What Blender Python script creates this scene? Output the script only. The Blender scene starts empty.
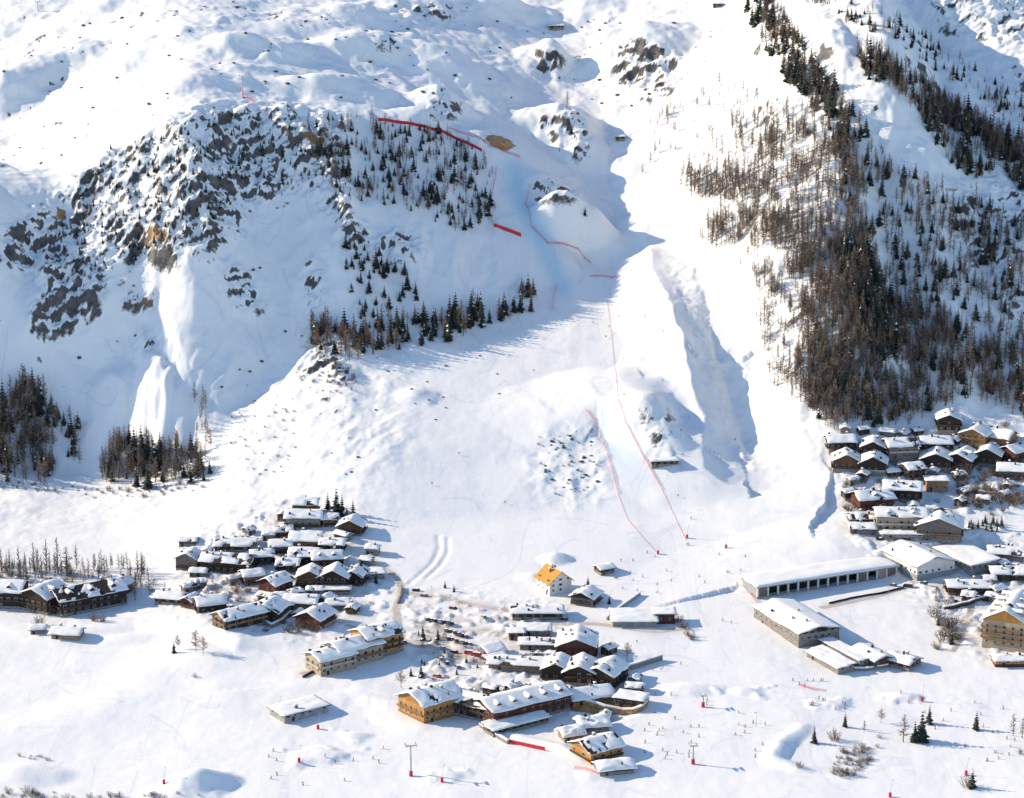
import bpy, math, random
import numpy as np
random.seed(7)
S = bpy.context.scene
COL = S.collection
# ------------------------------------------------------------------ camera
H = 417.0                       # camera height above the valley floor (m)
FPX = 512/math.tan(math.radians(12.0))
PITCH = math.radians(14.36)
cam_d = bpy.data.cameras.new('camera')
cam = bpy.data.objects.new('camera', cam_d); COL.objects.link(cam)
cam.location = (0, 0, H)
cam.rotation_euler = (math.pi/2-PITCH, 0, 0)
cam_d.angle = math.radians(24.0)
cam_d.clip_start = 1.0; cam_d.clip_end = 20000
S.camera = cam
# ------------------------------------------------------------------ light
SUN_EL = math.radians(24.5)
SUN_BACK = math.radians(15.0)   # sun stands to the left, a little behind the mountain
sv = np.array([-math.cos(SUN_EL)*math.cos(SUN_BACK), math.cos(SUN_EL)*math.sin(SUN_BACK), math.sin(SUN_EL)])
W = bpy.data.worlds.new('World'); S.world = W; W.use_nodes = True
wn = W.node_tree.nodes; wl = W.node_tree.links
sky = wn.new('ShaderNodeTexSky'); sky.sky_type = 'NISHITA'; sky.sun_disc = False
sky.sun_elevation = SUN_EL
sky.sun_rotation = math.atan2(sv[0], sv[1])
sky.altitude = 1900; sky.air_density = 1.0; sky.dust_density = 0.4; sky.ozone_density = 2.4
wl.new(sky.outputs[0], wn['Background'].inputs[0]); wn['Background'].inputs[1].default_value = 0.15
sun_d = bpy.data.lights.new('sun', 'SUN'); sun_d.energy = 3.85; sun_d.angle = math.radians(0.5); sun_d.color = (1.0, 0.855, 0.65)
sun = bpy.data.objects.new('sun', sun_d); COL.objects.link(sun)
from mathutils import Vector, Matrix
sun.rotation_euler = Vector(tuple(sv)).to_track_quat('Z', 'Y').to_euler()
sun.location = tuple(sv*1500)
S.view_settings.view_transform = 'Standard'; S.view_settings.look = 'None'
S.view_settings.exposure = 0.70; S.view_settings.gamma = 1.0
S.view_settings.use_curve_mapping = False
S.render.engine = 'CYCLES'
S.cycles.use_denoising = True
S.cycles.max_bounces = 5; S.cycles.diffuse_bounces = 3; S.cycles.glossy_bounces = 2
S.cycles.transparent_max_bounces = 6

# ------------------------------------------------------------------ noise
def _hash(ix, iy, seed):
    h = (ix*374761393 + iy*668265263 + seed*974711 + 1442695) & 0xffffffff
    h = ((h ^ (h >> 13))*1274126177) & 0xffffffff
    h = ((h ^ (h >> 16))*2246822519) & 0xffffffff
    return ((h ^ (h >> 15)) & 0xffff)/65535.0
def vnoise(x, y, seed=0):
    x = np.asarray(x, float); y = np.asarray(y, float)
    xf = np.floor(x); yf = np.floor(y)
    ix = xf.astype(np.int64); iy = yf.astype(np.int64)
    fx = x-xf; fy = y-yf
    fx = fx*fx*fx*(fx*(fx*6-15)+10); fy = fy*fy*fy*(fy*(fy*6-15)+10)
    a = _hash(ix, iy, seed); b = _hash(ix+1, iy, seed); c = _hash(ix, iy+1, seed); d = _hash(ix+1, iy+1, seed)
    return (a*(1-fx)+b*fx)*(1-fy)+(c*(1-fx)+d*fx)*fy     # 0..1
def fbm(x, y, seed=0, octv=4, gain=0.5):
    s = 0; amp = 1; tot = 0
    ca, sa = math.cos(0.6), math.sin(0.6)
    for o in range(octv):
        s = s+amp*(vnoise(x, y, seed+o*17)*2-1); tot += amp; amp *= gain
        x, y = (x*ca-y*sa)*2.03+11.3, (x*sa+y*ca)*2.03-7.1
    return s/tot
def ridged(x, y, seed=0, octv=4, gain=0.5):
    s = 0; amp = 1; tot = 0
    ca, sa = math.cos(0.5), math.sin(0.5)
    for o in range(octv):
        s = s+amp*(1-np.abs(vnoise(x, y, seed+o*13)*2-1)); tot += amp; amp *= gain
        x, y = (x*ca-y*sa)*2.1+5.3, (x*sa+y*ca)*2.1-3.1
    return s/tot
def sstep(a, b, x):
    t = np.clip((np.asarray(x, float)-a)/(b-a), 0, 1); return t*t*(3-2*t)

# ------------------------------------------------------------------ pixel <-> ray (used only to lay real things out on the real ground)
CP, SP = math.cos(PITCH), math.sin(PITCH)
def rowT(r):
    cy = (399-np.asarray(r, float))/FPX
    return (SP-cy*CP)/(CP+cy*SP)
def Trow(T):            # inverse
    T = np.asarray(T, float)
    cy = (SP-T*CP)/(CP+T*SP); return 399-cy*FPX
def px_a(px, T): return (np.asarray(px, float)-512)/FPX*(CP+T*SP)
def a_px(a, T): return 512+FPX*a/(CP+T*SP)

# soft masks painted as polygons over a map of the view, then carried onto the ground as attributes
MW, MH = 512+64, 400+40       # half-size, with a margin of 32/20
_gx, _gy = np.meshgrid(np.arange(MW)*2-64+1.0, np.arange(MH)*2-40+1.0)
def poly_mask(pts, blur=4):
    ins = np.zeros((MH, MW), bool)
    n = len(pts)
    for i in range(n):
        x1, y1 = pts[i]; x2, y2 = pts[(i+1) % n]
        if y1 == y2: continue
        c = ((y1 > _gy) != (y2 > _gy)) & (_gx < (x2-x1)*(_gy-y1)/(y2-y1)+x1)
        ins ^= c
    return blur_img(ins.astype(float), blur)
def blur_img(m, r):
    r = int(max(0, round(r/2)))
    if r == 0: return m
    for _ in range(2):
        for ax in (0, 1):
            p = np.pad(m, [(r+1, r) if k == ax else (0, 0) for k in (0, 1)], mode='edge')
            c = np.cumsum(p, axis=ax)
            m = (np.take(c, range(2*r+1, c.shape[ax]), ax)-np.take(c, range(0, c.shape[ax]-2*r-1), ax))/(2*r+1)
    return m
def line_mask(pts, w, blur=2):
    m = np.full((MH, MW), 1e9)
    for (x1, y1), (x2, y2) in zip(pts[:-1], pts[1:]):
        dx, dy = x2-x1, y2-y1; L = dx*dx+dy*dy+1e-9
        t = np.clip(((_gx-x1)*dx+(_gy-y1)*dy)/L, 0, 1)
        m = np.minimum(m, np.hypot(_gx-x1-t*dx, _gy-y1-t*dy))
    return blur_img((m < w/2).astype(float), blur) if blur else (m < w/2).astype(float)
def samp(img, px, py):
    u = np.clip((np.asarray(px)+64-1)/2, 0, MW-1.001); v = np.clip((np.asarray(py)+40-1)/2, 0, MH-1.001)
    i = u.astype(int); j = v.astype(int); fu = u-i; fv = v-j
    return (img[j, i]*(1-fu)+img[j, i+1]*fu)*(1-fv)+(img[j+1, i]*(1-fu)+img[j+1, i+1]*fu)*fv
# ------------------------------------------------------------------ terrain
# fan grid: columns of constant a = x/y, rows of constant y
def graded(lo, hi, step, outlo, outhi, grow=1.18):
    core = list(np.arange(lo, hi+step*.5, step))
    s = step; v = lo; pre = []
    while v > outlo: s *= grow; v -= s; pre.append(v)
    s = step; v = core[-1]; post = []
    while v < outhi: s *= grow; v += s; post.append(v)
    return np.array(pre[::-1]+core+post)
AG = graded(-0.236, 0.236, 0.00078, -0.62, 0.62, 1.12)
YG = graded(925, 1960, 1.25, 250, 4200, 1.15)
# break lines of the macro relief: rows (in the view) per column, slope of the ground above each line
PXC = [-120,    0,  60, 100, 150, 200, 230, 300, 350, 400, 450, 500, 530, 560, 600, 650, 700, 750, 800, 850, 900, 950, 1024, 1150]
L1  = [ 505,  505, 500, 500, 495, 490, 492, 500, 515, 520, 520, 515, 515, 512, 512, 515, 510, 500, 480, 470, 470, 470, 470, 470]   # foot of the apron
L2  = [ 470,  470, 470, 472, 470, 455, 400, 350, 346, 340, 332, 322, 312, 304, 292, 290, 305, 360, 400, 420, 415, 410, 410, 410]   # foot of the face
L3  = [ 270,  242, 196, 168, 135, 117, 110, 112, 116, 124, 134, 148, 168, 160, 130, 120, 110,  60,   0, -20,  40,  60,  60,  60]   # crest
S0  = [.015, .015,.015,.015, .02, .03, .03, .03, .03, .03, .03, .03, .03, .03, .03, .03, .03, .03, .03, .03, .03, .03, .03, .03]
S0b = [ .03,  .03, .03, .03, .05, .08, .10, .13, .15, .14, .12, .12, .12, .12, .12, .12, .12, .12, .14, .18, .18, .18, .18, .18]   # 560..L1
S1  = [ .10,  .10, .10, .10, .12, .22, .30, .32, .31, .30, .30, .30, .30, .30, .30, .31, .32, .33, .38, .40, .40, .40, .40, .40]
S2  = [ .85,  .85, .85, .85, .85, .85, .84, .80, .73, .67, .63, .60, .55, .48, .44, .42, .42, .44, .50, .56, .55, .52, .52, .52]
S3  = [ .30,  .30, .30, .30, .28, .26, .25, .25, .25, .26, .28, .30, .32, .34, .36, .38, .38, .40, .42, .42, .40, .42, .44, .44]
macro = np.zeros((len(AG), len(YG)))
_rows = np.arange(835, -70, -1.0)
_T = rowT(_rows)
for i, a in enumerate(AG):
    pxn = float(np.clip(a_px(a, 0.2), -110, 1140))
    f = lambda arr: float(np.interp(pxn, PXC, arr))
    l1, l2, l3 = f(L1), f(L2), f(L3)
    sl = np.where(_rows > 575, f(S0), np.where(_rows > l1, f(S0b), np.where(_rows > l2, f(S1), np.where(_rows > l3, f(S2), f(S3)))))
    k = 13; sl = np.convolve(np.pad(sl, k//2, mode='edge'), np.ones(k)/k, 'valid')
    y = H/_T[0]; z = 0.0; ys = [y]; zs = [z]
    for r in range(1, len(_rows)):
        s = sl[r]; y2 = (H-z+s*y)/(_T[r]+s); z += s*(y2-y); y = y2; ys.append(y); zs.append(z)
    ys.append(4300); zs.append(zs[-1]+(4300-ys[-2])*0.22)
    ys.insert(0, 200); zs.insert(0, -10)
    macro[i] = np.interp(YG, ys, zs)
def smooth_ax(m, k, ax, n=2):
    for _ in range(n):
        p = np.pad(m, [(k//2, k//2) if q == ax else (0, 0) for q in (0, 1)], mode='edge')
        c = np.cumsum(np.insert(p, 0, 0, axis=ax), axis=ax)
        m = (np.take(c, range(k, c.shape[ax]), ax)-np.take(c, range(0, c.shape[ax]-k), ax))/k
    return m
macro = smooth_ax(macro, 17, 0, 3)
AA, YY = np.meshgrid(AG, YG, indexing='ij')
XX = AA*YY
ZZ = macro.copy()
def zat(x, y, Zf=None):
    """height of the ground (bilinear on the fan grid)"""
    Zf = ZZ if Zf is None else Zf
    x = np.asarray(x, float); y = np.asarray(y, float); a = x/y
    i = np.clip(np.searchsorted(AG, a)-1, 0, len(AG)-2); j = np.clip(np.searchsorted(YG, y)-1, 0, len(YG)-2)
    fa = np.clip((a-AG[i])/(AG[i+1]-AG[i]), 0, 1); fy = np.clip((y-YG[j])/(YG[j+1]-YG[j]), 0, 1)
    return (Zf[i, j]*(1-fa)+Zf[i+1, j]*fa)*(1-fy)+(Zf[i, j+1]*(1-fa)+Zf[i+1, j+1]*fa)*fy
_ym = (YG > 880) & (YG < 2600); _yy = YG[_ym]
def ground(px, py, Zf=None):
    """where the sight line through a point of the view meets the ground"""
    Zf = ZZ if Zf is None else Zf
    T = float(rowT(py)); a = float(px_a(px, T))
    i = int(np.clip(np.searchsorted(AG, a)-1, 0, len(AG)-2)); fa = (a-AG[i])/(AG[i+1]-AG[i])
    z = (Zf[i, _ym]*(1-fa)+Zf[i+1, _ym]*fa)
    d = (H-z)-T*_yy
    k = np.argmax(d < 0)
    if d[k] >= 0: k = len(_yy)-1
    if k == 0: k = 1
    t = d[k-1]/(d[k-1]-d[k]+1e-12)
    y = _yy[k-1]+t*(_yy[k]-_yy[k-1])
    return np.array([a*y, y, H-T*y])
def mpp(p): return p[1]*1.03/FPX       # metres per pixel at a point
def proj(x, y, z):
    T = (H-z)/y; return a_px(x/y, T), Trow(T)
PXG, PYG = proj(XX, YY, ZZ)

# --- features: ridges, gullies, knolls laid along world polylines
def polyd(pts, X, Y):
    """distance, signed side (+ right of travel), parameter index along a polyline"""
    best = np.full(X.shape, 1e18); side = np.zeros(X.shape); par = np.zeros(X.shape)
    for k in range(len(pts)-1):
        x1, y1 = pts[k][:2]; x2, y2 = pts[k+1][:2]
        dx, dy = x2-x1, y2-y1; L = dx*dx+dy*dy+1e-9
        t = np.clip(((X-x1)*dx+(Y-y1)*dy)/L, 0, 1)
        ex, ey = X-x1-t*dx, Y-y1-t*dy
        d = ex*ex+ey*ey
        m = d < best
        best = np.where(m, d, best); par = np.where(m, k+t, par)
        side = np.where(m, np.sign(dy*ex-dx*ey), side)
    return np.sqrt(best), side, par
def ridge(img_pts, h, wl, wr, power=1.6, wob=0.0):
    """h (m, may be a list), wl / wr: half widths on the left / right of the direction of travel"""
    global ZZ
    P = [ground(*p) for p in img_pts]
    xs = [p[0] for p in P]; ys = [p[1] for p in P]; mg = max(wl, wr)*1.3+10
    m = (XX > min(xs)-mg) & (XX < max(xs)+mg) & (YY > min(ys)-mg) & (YY < max(ys)+mg)
    if not m.any(): return
    X = XX[m]; Y = YY[m]
    if wob: X = X+wob*fbm(X/30, Y/30, 5, 3); Y = Y+wob*fbm(X/30, Y/30, 9, 3)
    d, s, t = polyd(P, X, Y)
    hh = np.interp(t, range(len(P)), h) if hasattr(h, '__len__') else h
    u = np.clip(d/np.where(s > 0, wr, wl), 0, 1)
    ZZ[m] += hh*((1-u)**power*(1+power*u))
def knoll(px, py, h, rx, ry=None, rot=0.0, wob=0.25):
    global ZZ
    p = ground(px, py); ry = ry or rx
    X = XX-p[0]; Y = YY-p[1]
    m = (X*X+Y*Y) < (max(rx, ry)*1.6)**2
    X = X[m]; Y = Y[m]; c, s = math.cos(rot), math.sin(rot)
    u = np.hypot((X*c+Y*s)/rx, (-X*s+Y*c)/ry)
    u = u*(1+wob*fbm(X/rx*1.5+px, Y/rx*1.5+py, 3, 3))
    ZZ[m] += h*np.clip(1-u*u, 0, 1)**2*(1+0*u)
# --- the spur on the left: gullies and ribs on its face, after one added ridge out of view
ridge([(-150, 490), (-115, 410), (-95, 330), (-90, 240)], [2, 40, 56, 42], 160, 100, 1.3)  # unseen ridge left of the view, added to cast shade across the face
ridge([(18, 420), (40, 345), (62, 300), (75, 262)], [1, 6, 14, 8], 22, 60)
ridge([(70, 440), (52, 350), (100, 300), (120, 262), (160, 232)], [2, 5, 6, 6, 3], 40, 30, wob=8)
ridge([(112, 455), (118, 395), (135, 370)], [8, 13, 4], 20, 16)
ridge([(142, 458), (147, 400), (152, 372)], [8, 12, 5], 11, 10)
ridge([(160, 455), (163, 400), (164, 372)], [8, 12, 5], 9, 8)
ridge([(176, 450), (176, 400), (176, 378)], [4, 6, 3], 9, 10)
ridge([(330, 340), (345, 280), (335, 215), (318, 150)], [4, 9, 9, 6], 40, 40, wob=10)
ridge([(240, 330), (225, 270), (195, 200), (185, 150)], [0, 7, 9, 4], 45, 35, wob=10)
ridge([(430, 320), (440, 260), (425, 200), (405, 150)], [2, 6, 6, 4], 50, 40, wob=10)
# --- piste trough and knolls above it
ridge([(520, 175), (555, 205), (590, 235), (640, 255)], [-2, -3, -2, 0], 42, 36)
ridge([(470, 128), (500, 150), (535, 185), (548, 235)], [2, 4, 4, 2], 45, 30)
ridge([(520, 270), (545, 250), (560, 215)], [2, 4, 2], 40, 26)
ridge([(640, 262), (600, 242), (565, 228)], [1, 8, 3], 22, 22)
knoll(560, 128, 20, 38, 30); knoll(585, 150, 11, 32, 26)
knoll(556, 195, 7, 30, 24); knoll(570, 226, 20, 34, 18, .1); knoll(628, 250, -5, 50, 24)
knoll(640, 66, 22, 48, 44); knoll(545, 62, 12, 26, 30); knoll(558, 54, 8, 20, 24)
knoll(440, 105, 14, 34, 26); knoll(415, 118, 7, 26, 20)
# --- rolling hummocks towards the top
for (px, py, h, rx, ry, ro) in [(375, 52, 13, 62, 30, .2), (330, 88, 11, 60, 26, .35), (450, 72, 13, 60, 34, -.2), (362, 18, 9, 40, 26, .1),
    (420, 5, 12, 52, 34, 0), (470, 3, 12, 50, 30, 0), (235, 50, 9, 36, 22, .3), (30, 80, 15, 60, 34, .6), (0, 100, 14, 50, 30, .5),
    (20, 12, 16, 80, 40, .3), (100, 8, 10, 60, 30, .3), (285, 55, 8, 40, 22, .3), (590, 12, 9, 40, 26, .1), (520, 8, 8, 40, 22, 0),
    (185, 85, 6, 60, 24, .4), (130, 60, 5, 50, 20, .4), (300, 30, 5, 50, 20, .3)]:
    knoll(px, py, h, rx, ry, ro, .45)
# --- gully right of the piste with its bright levee
ridge([(745, 470), (737, 420), (722, 365), (706, 322), (694, 285), (676, 240), (666, 200), (655, 165)],
      [-7, -18, -21, -18, -15, -10, -5, -1], 24, 38, 1.15, wob=6)
ridge([(738, 470), (720, 432), (702, 385), (690, 340), (680, 300), (668, 255), (658, 215)],
      [2, 4.5, 4.5, 3.5, 2, .8, 0], 20, 9, 1.2, wob=3)
ridge([(700, 335), (722, 325), (738, 322)], [2, 5, 2], 9, 12)
ridge([(720, 455), (690, 430), (668, 400), (650, 372)], [-2, -6, -5, -2], 26, 20)
ridge([(668, 452), (655, 428), (645, 400)], [2, 6, 2], 30, 16)
# --- steep roll over which the race piste drops to the finish
ridge([(520, 445), (560, 425), (600, 412), (640, 420), (668, 436)], [0, 5, 10, 9, 4], 50, 24, 1.2)
knoll(415, 397, 4, 16, 12)
# --- right side: ribs and combes
ridge([(830, 430), (838, 360), (832, 280), (822, 200), (800, 110), (775, 40), (760, -10)], [8, 34, 46, 48, 40, 28, 16], 135, 92, 1.1, wob=8)
ridge([(835, 110), (815, 78), (795, 45), (775, 10)], [4, 14, 14, 8], 40, 26, 1.2)
ridge([(1010, 420), (985, 330), (965, 250), (935, 170), (900, 110), (870, 70), (845, 30)], [2, 8, 14, 22, 22, 18, 10], 46, 70, 1.1, wob=8)
ridge([(1060, 190), (1000, 140), (950, 105), (905, 60), (870, 10)], [18, 20, 18, 14, 8], 30, 60, 1.2, wob=6)
ridge([(1090, 130), (1010, 70), (960, 25), (930, -20)], [14, 16, 14, 10], 36, 70, 1.2, wob=6)
ridge([(915, 410), (905, 330), (895, 250), (885, 180)], [-8, -14, -14, -6], 40, 36)
# --- two sledge ruts curving down to the road fork
ridge([(438, 536), (439, 548), (433, 562), (422, 574), (411, 584)], -.5, 2.2, 2.2, wob=2)
ridge([(447, 538), (447, 551), (440, 566), (428, 578)], -.45, 2.0, 2.0, wob=2)
# --- mounds and banks in the valley
knoll(203, 783, 6.0, 19, 13, .2, .2); knoll(184, 790, 3.0, 20, 16, 0, .3)
ridge([(850, 775), (800, 768), (776, 760), (780, 745), (800, 730)], [.6, 1.8, 2.8, 2.8, 1.0], 6, 8, wob=5)
knoll(905, 697, 2.0, 11, 7, 0, .8); knoll(745, 693, 1.8, 11, 7, 0, .8); knoll(320, 757, 2.2, 15, 11, 0, .8); knoll(355, 735, 1.4, 12, 8, 0, .8)
knoll(450, 775, 1.4, 12, 8, 0, .8); knoll(120, 640, 1.2, 20, 10); knoll(20, 775, 3.5, 30, 16); knoll(830, 705, 1.8, 12, 7, 0, .8)
ridge([(0, 628), (60, 640), (140, 620), (180, 625), (240, 645), (290, 640)], [.6, 1.2, 1.5, 2, 2.4, .5], 26, 14, wob=7)
ridge([(300, 680), (360, 680), (420, 725), (470, 728)], [.5, 1.0, 1.0, .5], 18, 12, wob=7)
ridge([(590, 775), (640, 770)], [1.2, 0.6], 7, 7); ridge([(505, 735), (560, 748), (580, 758)], [1.3, 1.6, .6], 6, 5)
ridge([(590, 714), (606, 716), (622, 712)], [-2.0, -3.0, -2.0], 9, 9)
ridge([(120, 690), (200, 655), (260, 640)], [1.0, 1.8, .5], 30, 30); ridge([(0, 735), (120, 705), (200, 695)], [1, 2, 1], 25, 40)
knoll(555, 560, 4, 12, 9); knoll(532, 578, 2.5, 10, 8); knoll(690, 690, 2, 20, 10)
# --- terraces behind the long gallery and in front of the lodges
ridge([(745, 588), (800, 576), (850, 565), (905, 553)], [2, 4.5, 4.5, 2], 60, 9, 1.1)
# --- soft masks
M_face = poly_mask([(-60, 250), (0, 240), (62, 194), (130, 148), (200, 112), (300, 108), (400, 120), (470, 136), (505, 170), (530, 290), (470, 330), (370, 352), (300, 352), (225, 392), (205, 470), (-60, 480)], 16)
M_cliff = poly_mask([(-60, 262), (0, 236), (62, 192), (130, 146), (200, 110), (300, 106), (345, 120), (350, 190), (352, 250), (310, 190), (262, 208), (235, 240), (180, 268), (110, 262), (100, 310), (70, 335), (30, 330), (50, 285), (20, 270)], 8)
M_cliff2 = np.maximum.reduce([poly_mask(p, 7) for p in ([(335, 205), (372, 240), (420, 230), (425, 265), (370, 270), (352, 262)],
    [(222, 255), (240, 258), (268, 300), (258, 318), (228, 300)], [(300, 265), (320, 268), (330, 330), (352, 385), (300, 372), (312, 330)],
    [(125, 290), (160, 292), (160, 315), (120, 312)], [(140, 330), (165, 340), (150, 362), (135, 352)], [(48, 290), (85, 280), (96, 318), (60, 330)], [(30, 305), (75, 312), (62, 345), (28, 330)])])
M_knoll = np.maximum.reduce([poly_mask(p, 6) for p in ([(530, 112), (575, 105), (592, 140), (585, 165), (560, 150)], [(618, 40), (650, 36), (682, 55), (675, 92), (640, 105), (612, 80)],
    [(520, 48), (560, 48), (566, 72), (535, 72)], [(420, 88), (452, 85), (465, 118), (425, 122)], [(470, 132), (505, 138), (522, 152), (492, 152)], [(530, 180), (575, 180), (580, 205), (530, 205)],
    [(385, 5), (480, 3), (470, 20), (400, 24)], [(370, 40), (400, 42), (400, 52), (372, 50)])])
M_roll = poly_mask([(525, 470), (545, 440), (595, 412), (640, 402), (680, 420), (690, 450), (650, 468), (600, 500), (540, 505)], 10)
M_rrock = np.maximum.reduce([poly_mask(p, 10) for p in ([(940, 190), (1060, 180), (1060, 340), (1000, 330), (960, 260)], [(880, -20), (1060, -20), (1060, 60), (960, 40)], [(1000, 60), (1060, 60), (1060, 130), (1010, 110)])])
M_piste = poly_mask([(470, 120), (500, 130), (560, 190), (640, 245), (672, 250), (735, 440), (760, 540), (720, 780), (640, 640), (520, 590), (470, 560), (540, 430), (580, 310), (530, 290), (490, 215), (505, 170)], 22)
M_val = poly_mask([(-70, 560), (200, 520), (400, 500), (1100, 480), (1100, 900), (-70, 900)], 40)
M_top = poly_mask([(-70, -45), (760, -45), (760, 60), (660, 170), (560, 110), (470, 110), (300, 100), (200, 105), (120, 140), (0, 230), (-70, 240)], 24)
M_bumpy = poly_mask([(205, 475), (230, 400), (300, 355), (370, 350), (440, 345), (380, 400), (420, 440), (360, 500), (270, 500)], 14)
M_bumpy2 = poly_mask([(300, 415), (420, 395), (420, 440), (330, 490), (290, 470)], 10)
M_right = poly_mask([(690, 120), (770, -40), (1100, -40), (1100, 420), (800, 420), (770, 330)], 30)
PXG, PYG = proj(XX, YY, ZZ)
g = lambda m: samp(m, PXG, PYG)
gface, gcliff, gcliff2, gknoll, groll = g(M_face), g(M_cliff), g(M_cliff2), g(M_knoll), g(M_roll)
gpiste, gval, gtop, gb, gb2, gright, grr = g(M_piste), g(M_val), g(M_top), g(M_bumpy), g(M_bumpy2), g(M_right), g(M_rrock)
village_m = np.maximum.reduce([poly_mask(p, 8) for p in ([(400, 590), (560, 605), (620, 690), (640, 720), (560, 715), (440, 700), (400, 650)], [(180, 540), (290, 495), (380, 560), (400, 620), (300, 640), (170, 615)], [(830, 440), (1030, 420), (1030, 560), (1030, 660), (960, 650), (900, 580), (850, 540)])])
# --- relief noise
mtn = np.clip(1-gval, 0, 1)
smoothk = 1-0.85*np.clip(np.maximum(gpiste, .8*g(poly_mask([(400, 352), (560, 310), (600, 300), (560, 420), (520, 520), (400, 520), (380, 430)], 24))), 0, 1)
n_big = fbm(XX/95, YY/95, 1, 4)
n_mid = fbm(XX/26, YY/34, 2, 4)
n_fine = fbm(XX/7, YY/9, 3, 3)
n_diag = fbm((XX*.8+YY*.6)/22, (YY*.8-XX*.6)/75, 4, 4)
ZZ = ZZ + mtn*smoothk*(n_big*5.0*(1-.5*gface)+n_mid*1.3+n_fine*.34+fbm(XX/2.6, YY/3.4, 6, 2)*.16)
ZZ += gtop*(n_diag*2.3+np.maximum(0, ridged(XX/48, YY/30, 8, 4)-.62)*6.5)
ZZ += g(village_m)*np.maximum(0, fbm(XX/5.5, YY/6.5, 25, 3)-.05)*2.6
ZZ += gval*smoothk*(fbm(XX/60, YY/80, 21, 3)*.9+fbm(XX/16, YY/22, 22, 3)*.25+fbm(XX/4, YY/5, 24, 2)*.07)
ZZ += gpiste*(fbm(XX/45, YY/90, 23, 3)*.8)
# ribs down the face, crags where the rock breaks through
ribs = ridged(XX/24+.3*n_mid, YY/95, 31, 4)-.55
ZZ += gface*ribs*5.5*(1-.4*gcliff)
cr = ridged(XX/17, YY/21, 32, 5, .55)-.5
crag = np.clip(gcliff*1.0+gcliff2*.9+grr*.7, 0, 1)
sx_, sy_ = XX*.86+YY*.5, YY*.86-XX*.5
cr2 = ridged(sx_/21, sy_/5.5, 43, 3, .55)-.5
ZZ += crag*(cr*10+cr2*7+np.maximum(0, fbm(XX/9, YY/11, 33, 4))*4)
ZZ += g(poly_mask([(664, 250), (700, 270), (752, 380), (757, 470), (735, 470), (690, 345)], 8))*((ridged(XX/6, YY/7, 47, 3)-.5)*1.6+np.maximum(0, fbm(XX/2.5, YY/2.5, 48, 2))*.9)
ZZ += gknoll*((ridged(XX/13, YY/14, 34, 4)-.5)*9)
ZZ += groll*((ridged(XX/14, YY/14, 35, 4)-.5)*3.2*(1-g(poly_mask([(596, 412), (618, 410), (660, 480), (612, 488)], 6))))
ZZ += gb*((ridged(XX/22, YY/22, 36, 4)-.5)*1.6+n_fine*.4) + gb2*((ridged((XX-.7*YY)/14, (YY+.7*XX)/40, 37, 3)-.5)*1.2)
ZZ += gright*(1-.5*grr)*((ridged(XX/40, YY/60, 38, 4)-.5)*9+n_mid*2.2+fbm(XX/12, YY/9, 46, 3)*1.3)
ZZ += gright*g(poly_mask([(690, 120), (770, 60), (860, 200), (840, 330), (740, 260)], 14))*(ridged(XX/110, YY/17, 39, 2)-.5)*3.0
# rock showing through the snow: where the crags are too steep for it to lie
rk = fbm(XX/3.2, YY/4.6, 41, 4)+.5*fbm(XX/16, YY/20, 42, 3)
dzy = np.gradient(ZZ, axis=1)/np.gradient(YY, axis=1)
dzx = np.gradient(ZZ, axis=0)/np.gradient(XX, axis=0)
STEEP = np.hypot(dzx, dzy)
def rocky(mask, lo, hi, jit=.35): return mask*sstep(lo, hi, STEEP+jit*rk)
ROCK = np.maximum.reduce([rocky(np.clip(gcliff*1.3, 0, 1), 1.30, 1.66, .55), rocky(np.clip(gcliff2*1.4, 0, 1), 1.22, 1.55, .6), rocky(np.clip(gknoll*1.4, 0, 1), .98, 1.35, .7), rocky(grr, 1.05, 1.5),
    rocky(np.clip(groll*1.2-1.5*g(poly_mask([(590, 405), (630, 402), (672, 490), (606, 495)], 8)), 0, 1), .72, 1.0, .3), .9*rocky(gb, .70, 1.0, .6), rocky(gface*.9, 1.55, 1.9, .3), rocky(gright*.9, 1.35, 1.8)])
ROCK = np.maximum(ROCK, .9*sstep(.66, .80, gtop*.30+(fbm(XX/4, YY/6, 44, 3)+.5*fbm(XX/40, YY/40, 45, 2))*.62*gtop))
ochre = np.maximum.reduce([poly_mask(p, 3) for p in ([(532, 693), (560, 697), (598, 702), (640, 704), (646, 712), (600, 716), (560, 708), (535, 700)], [(478, 133), (506, 136), (524, 150), (500, 154)], [(150, 232), (168, 236), (164, 252), (152, 250)], [(54, 212), (68, 210), (66, 226), (56, 226)],
     [(138, 301), (162, 299), (162, 304), (140, 306)], [(304, 138), (320, 140), (318, 152), (306, 150)])])
goch = g(ochre)
ROCK = np.maximum(ROCK, sstep(.45, .7, goch+.25*rk))
ZZ += ROCK*np.clip(rk, -.3, 1)*1.0*(1-gval)
# --- trodden or sanded snow round the houses and on the roads, blue dye on the race piste
ROAD = [
 ([(400, 640), (396, 610), (402, 588), (396, 575), (380, 566), (360, 560)], 5),
 ([(402, 592), (440, 596), (480, 606), (520, 613), (545, 622)], 6),
 ([(392, 638), (430, 648), (480, 660), (530, 672), (560, 678)], 6),
 ([(545, 624), (600, 624), (650, 632), (690, 628)], 5),
 ([(300, 674), (340, 660), (385, 650), (392, 638)], 4),
 ([(820, 608), (880, 596), (930, 576), (990, 560), (1030, 548)], 5),
 ([(1030, 600), (975, 596), (960, 640), (952, 652)], 4),
 ([(180, 585), (240, 590), (300, 612), (350, 626), (392, 638)], 4)]
rm = np.zeros((MH, MW))
for pts, w in ROAD: rm = np.maximum(rm, line_mask(pts, w, 2))
lot = poly_mask([(404, 625), (440, 612), (520, 628), (505, 652), (470, 668), (440, 668), (408, 640)], 8)
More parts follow.
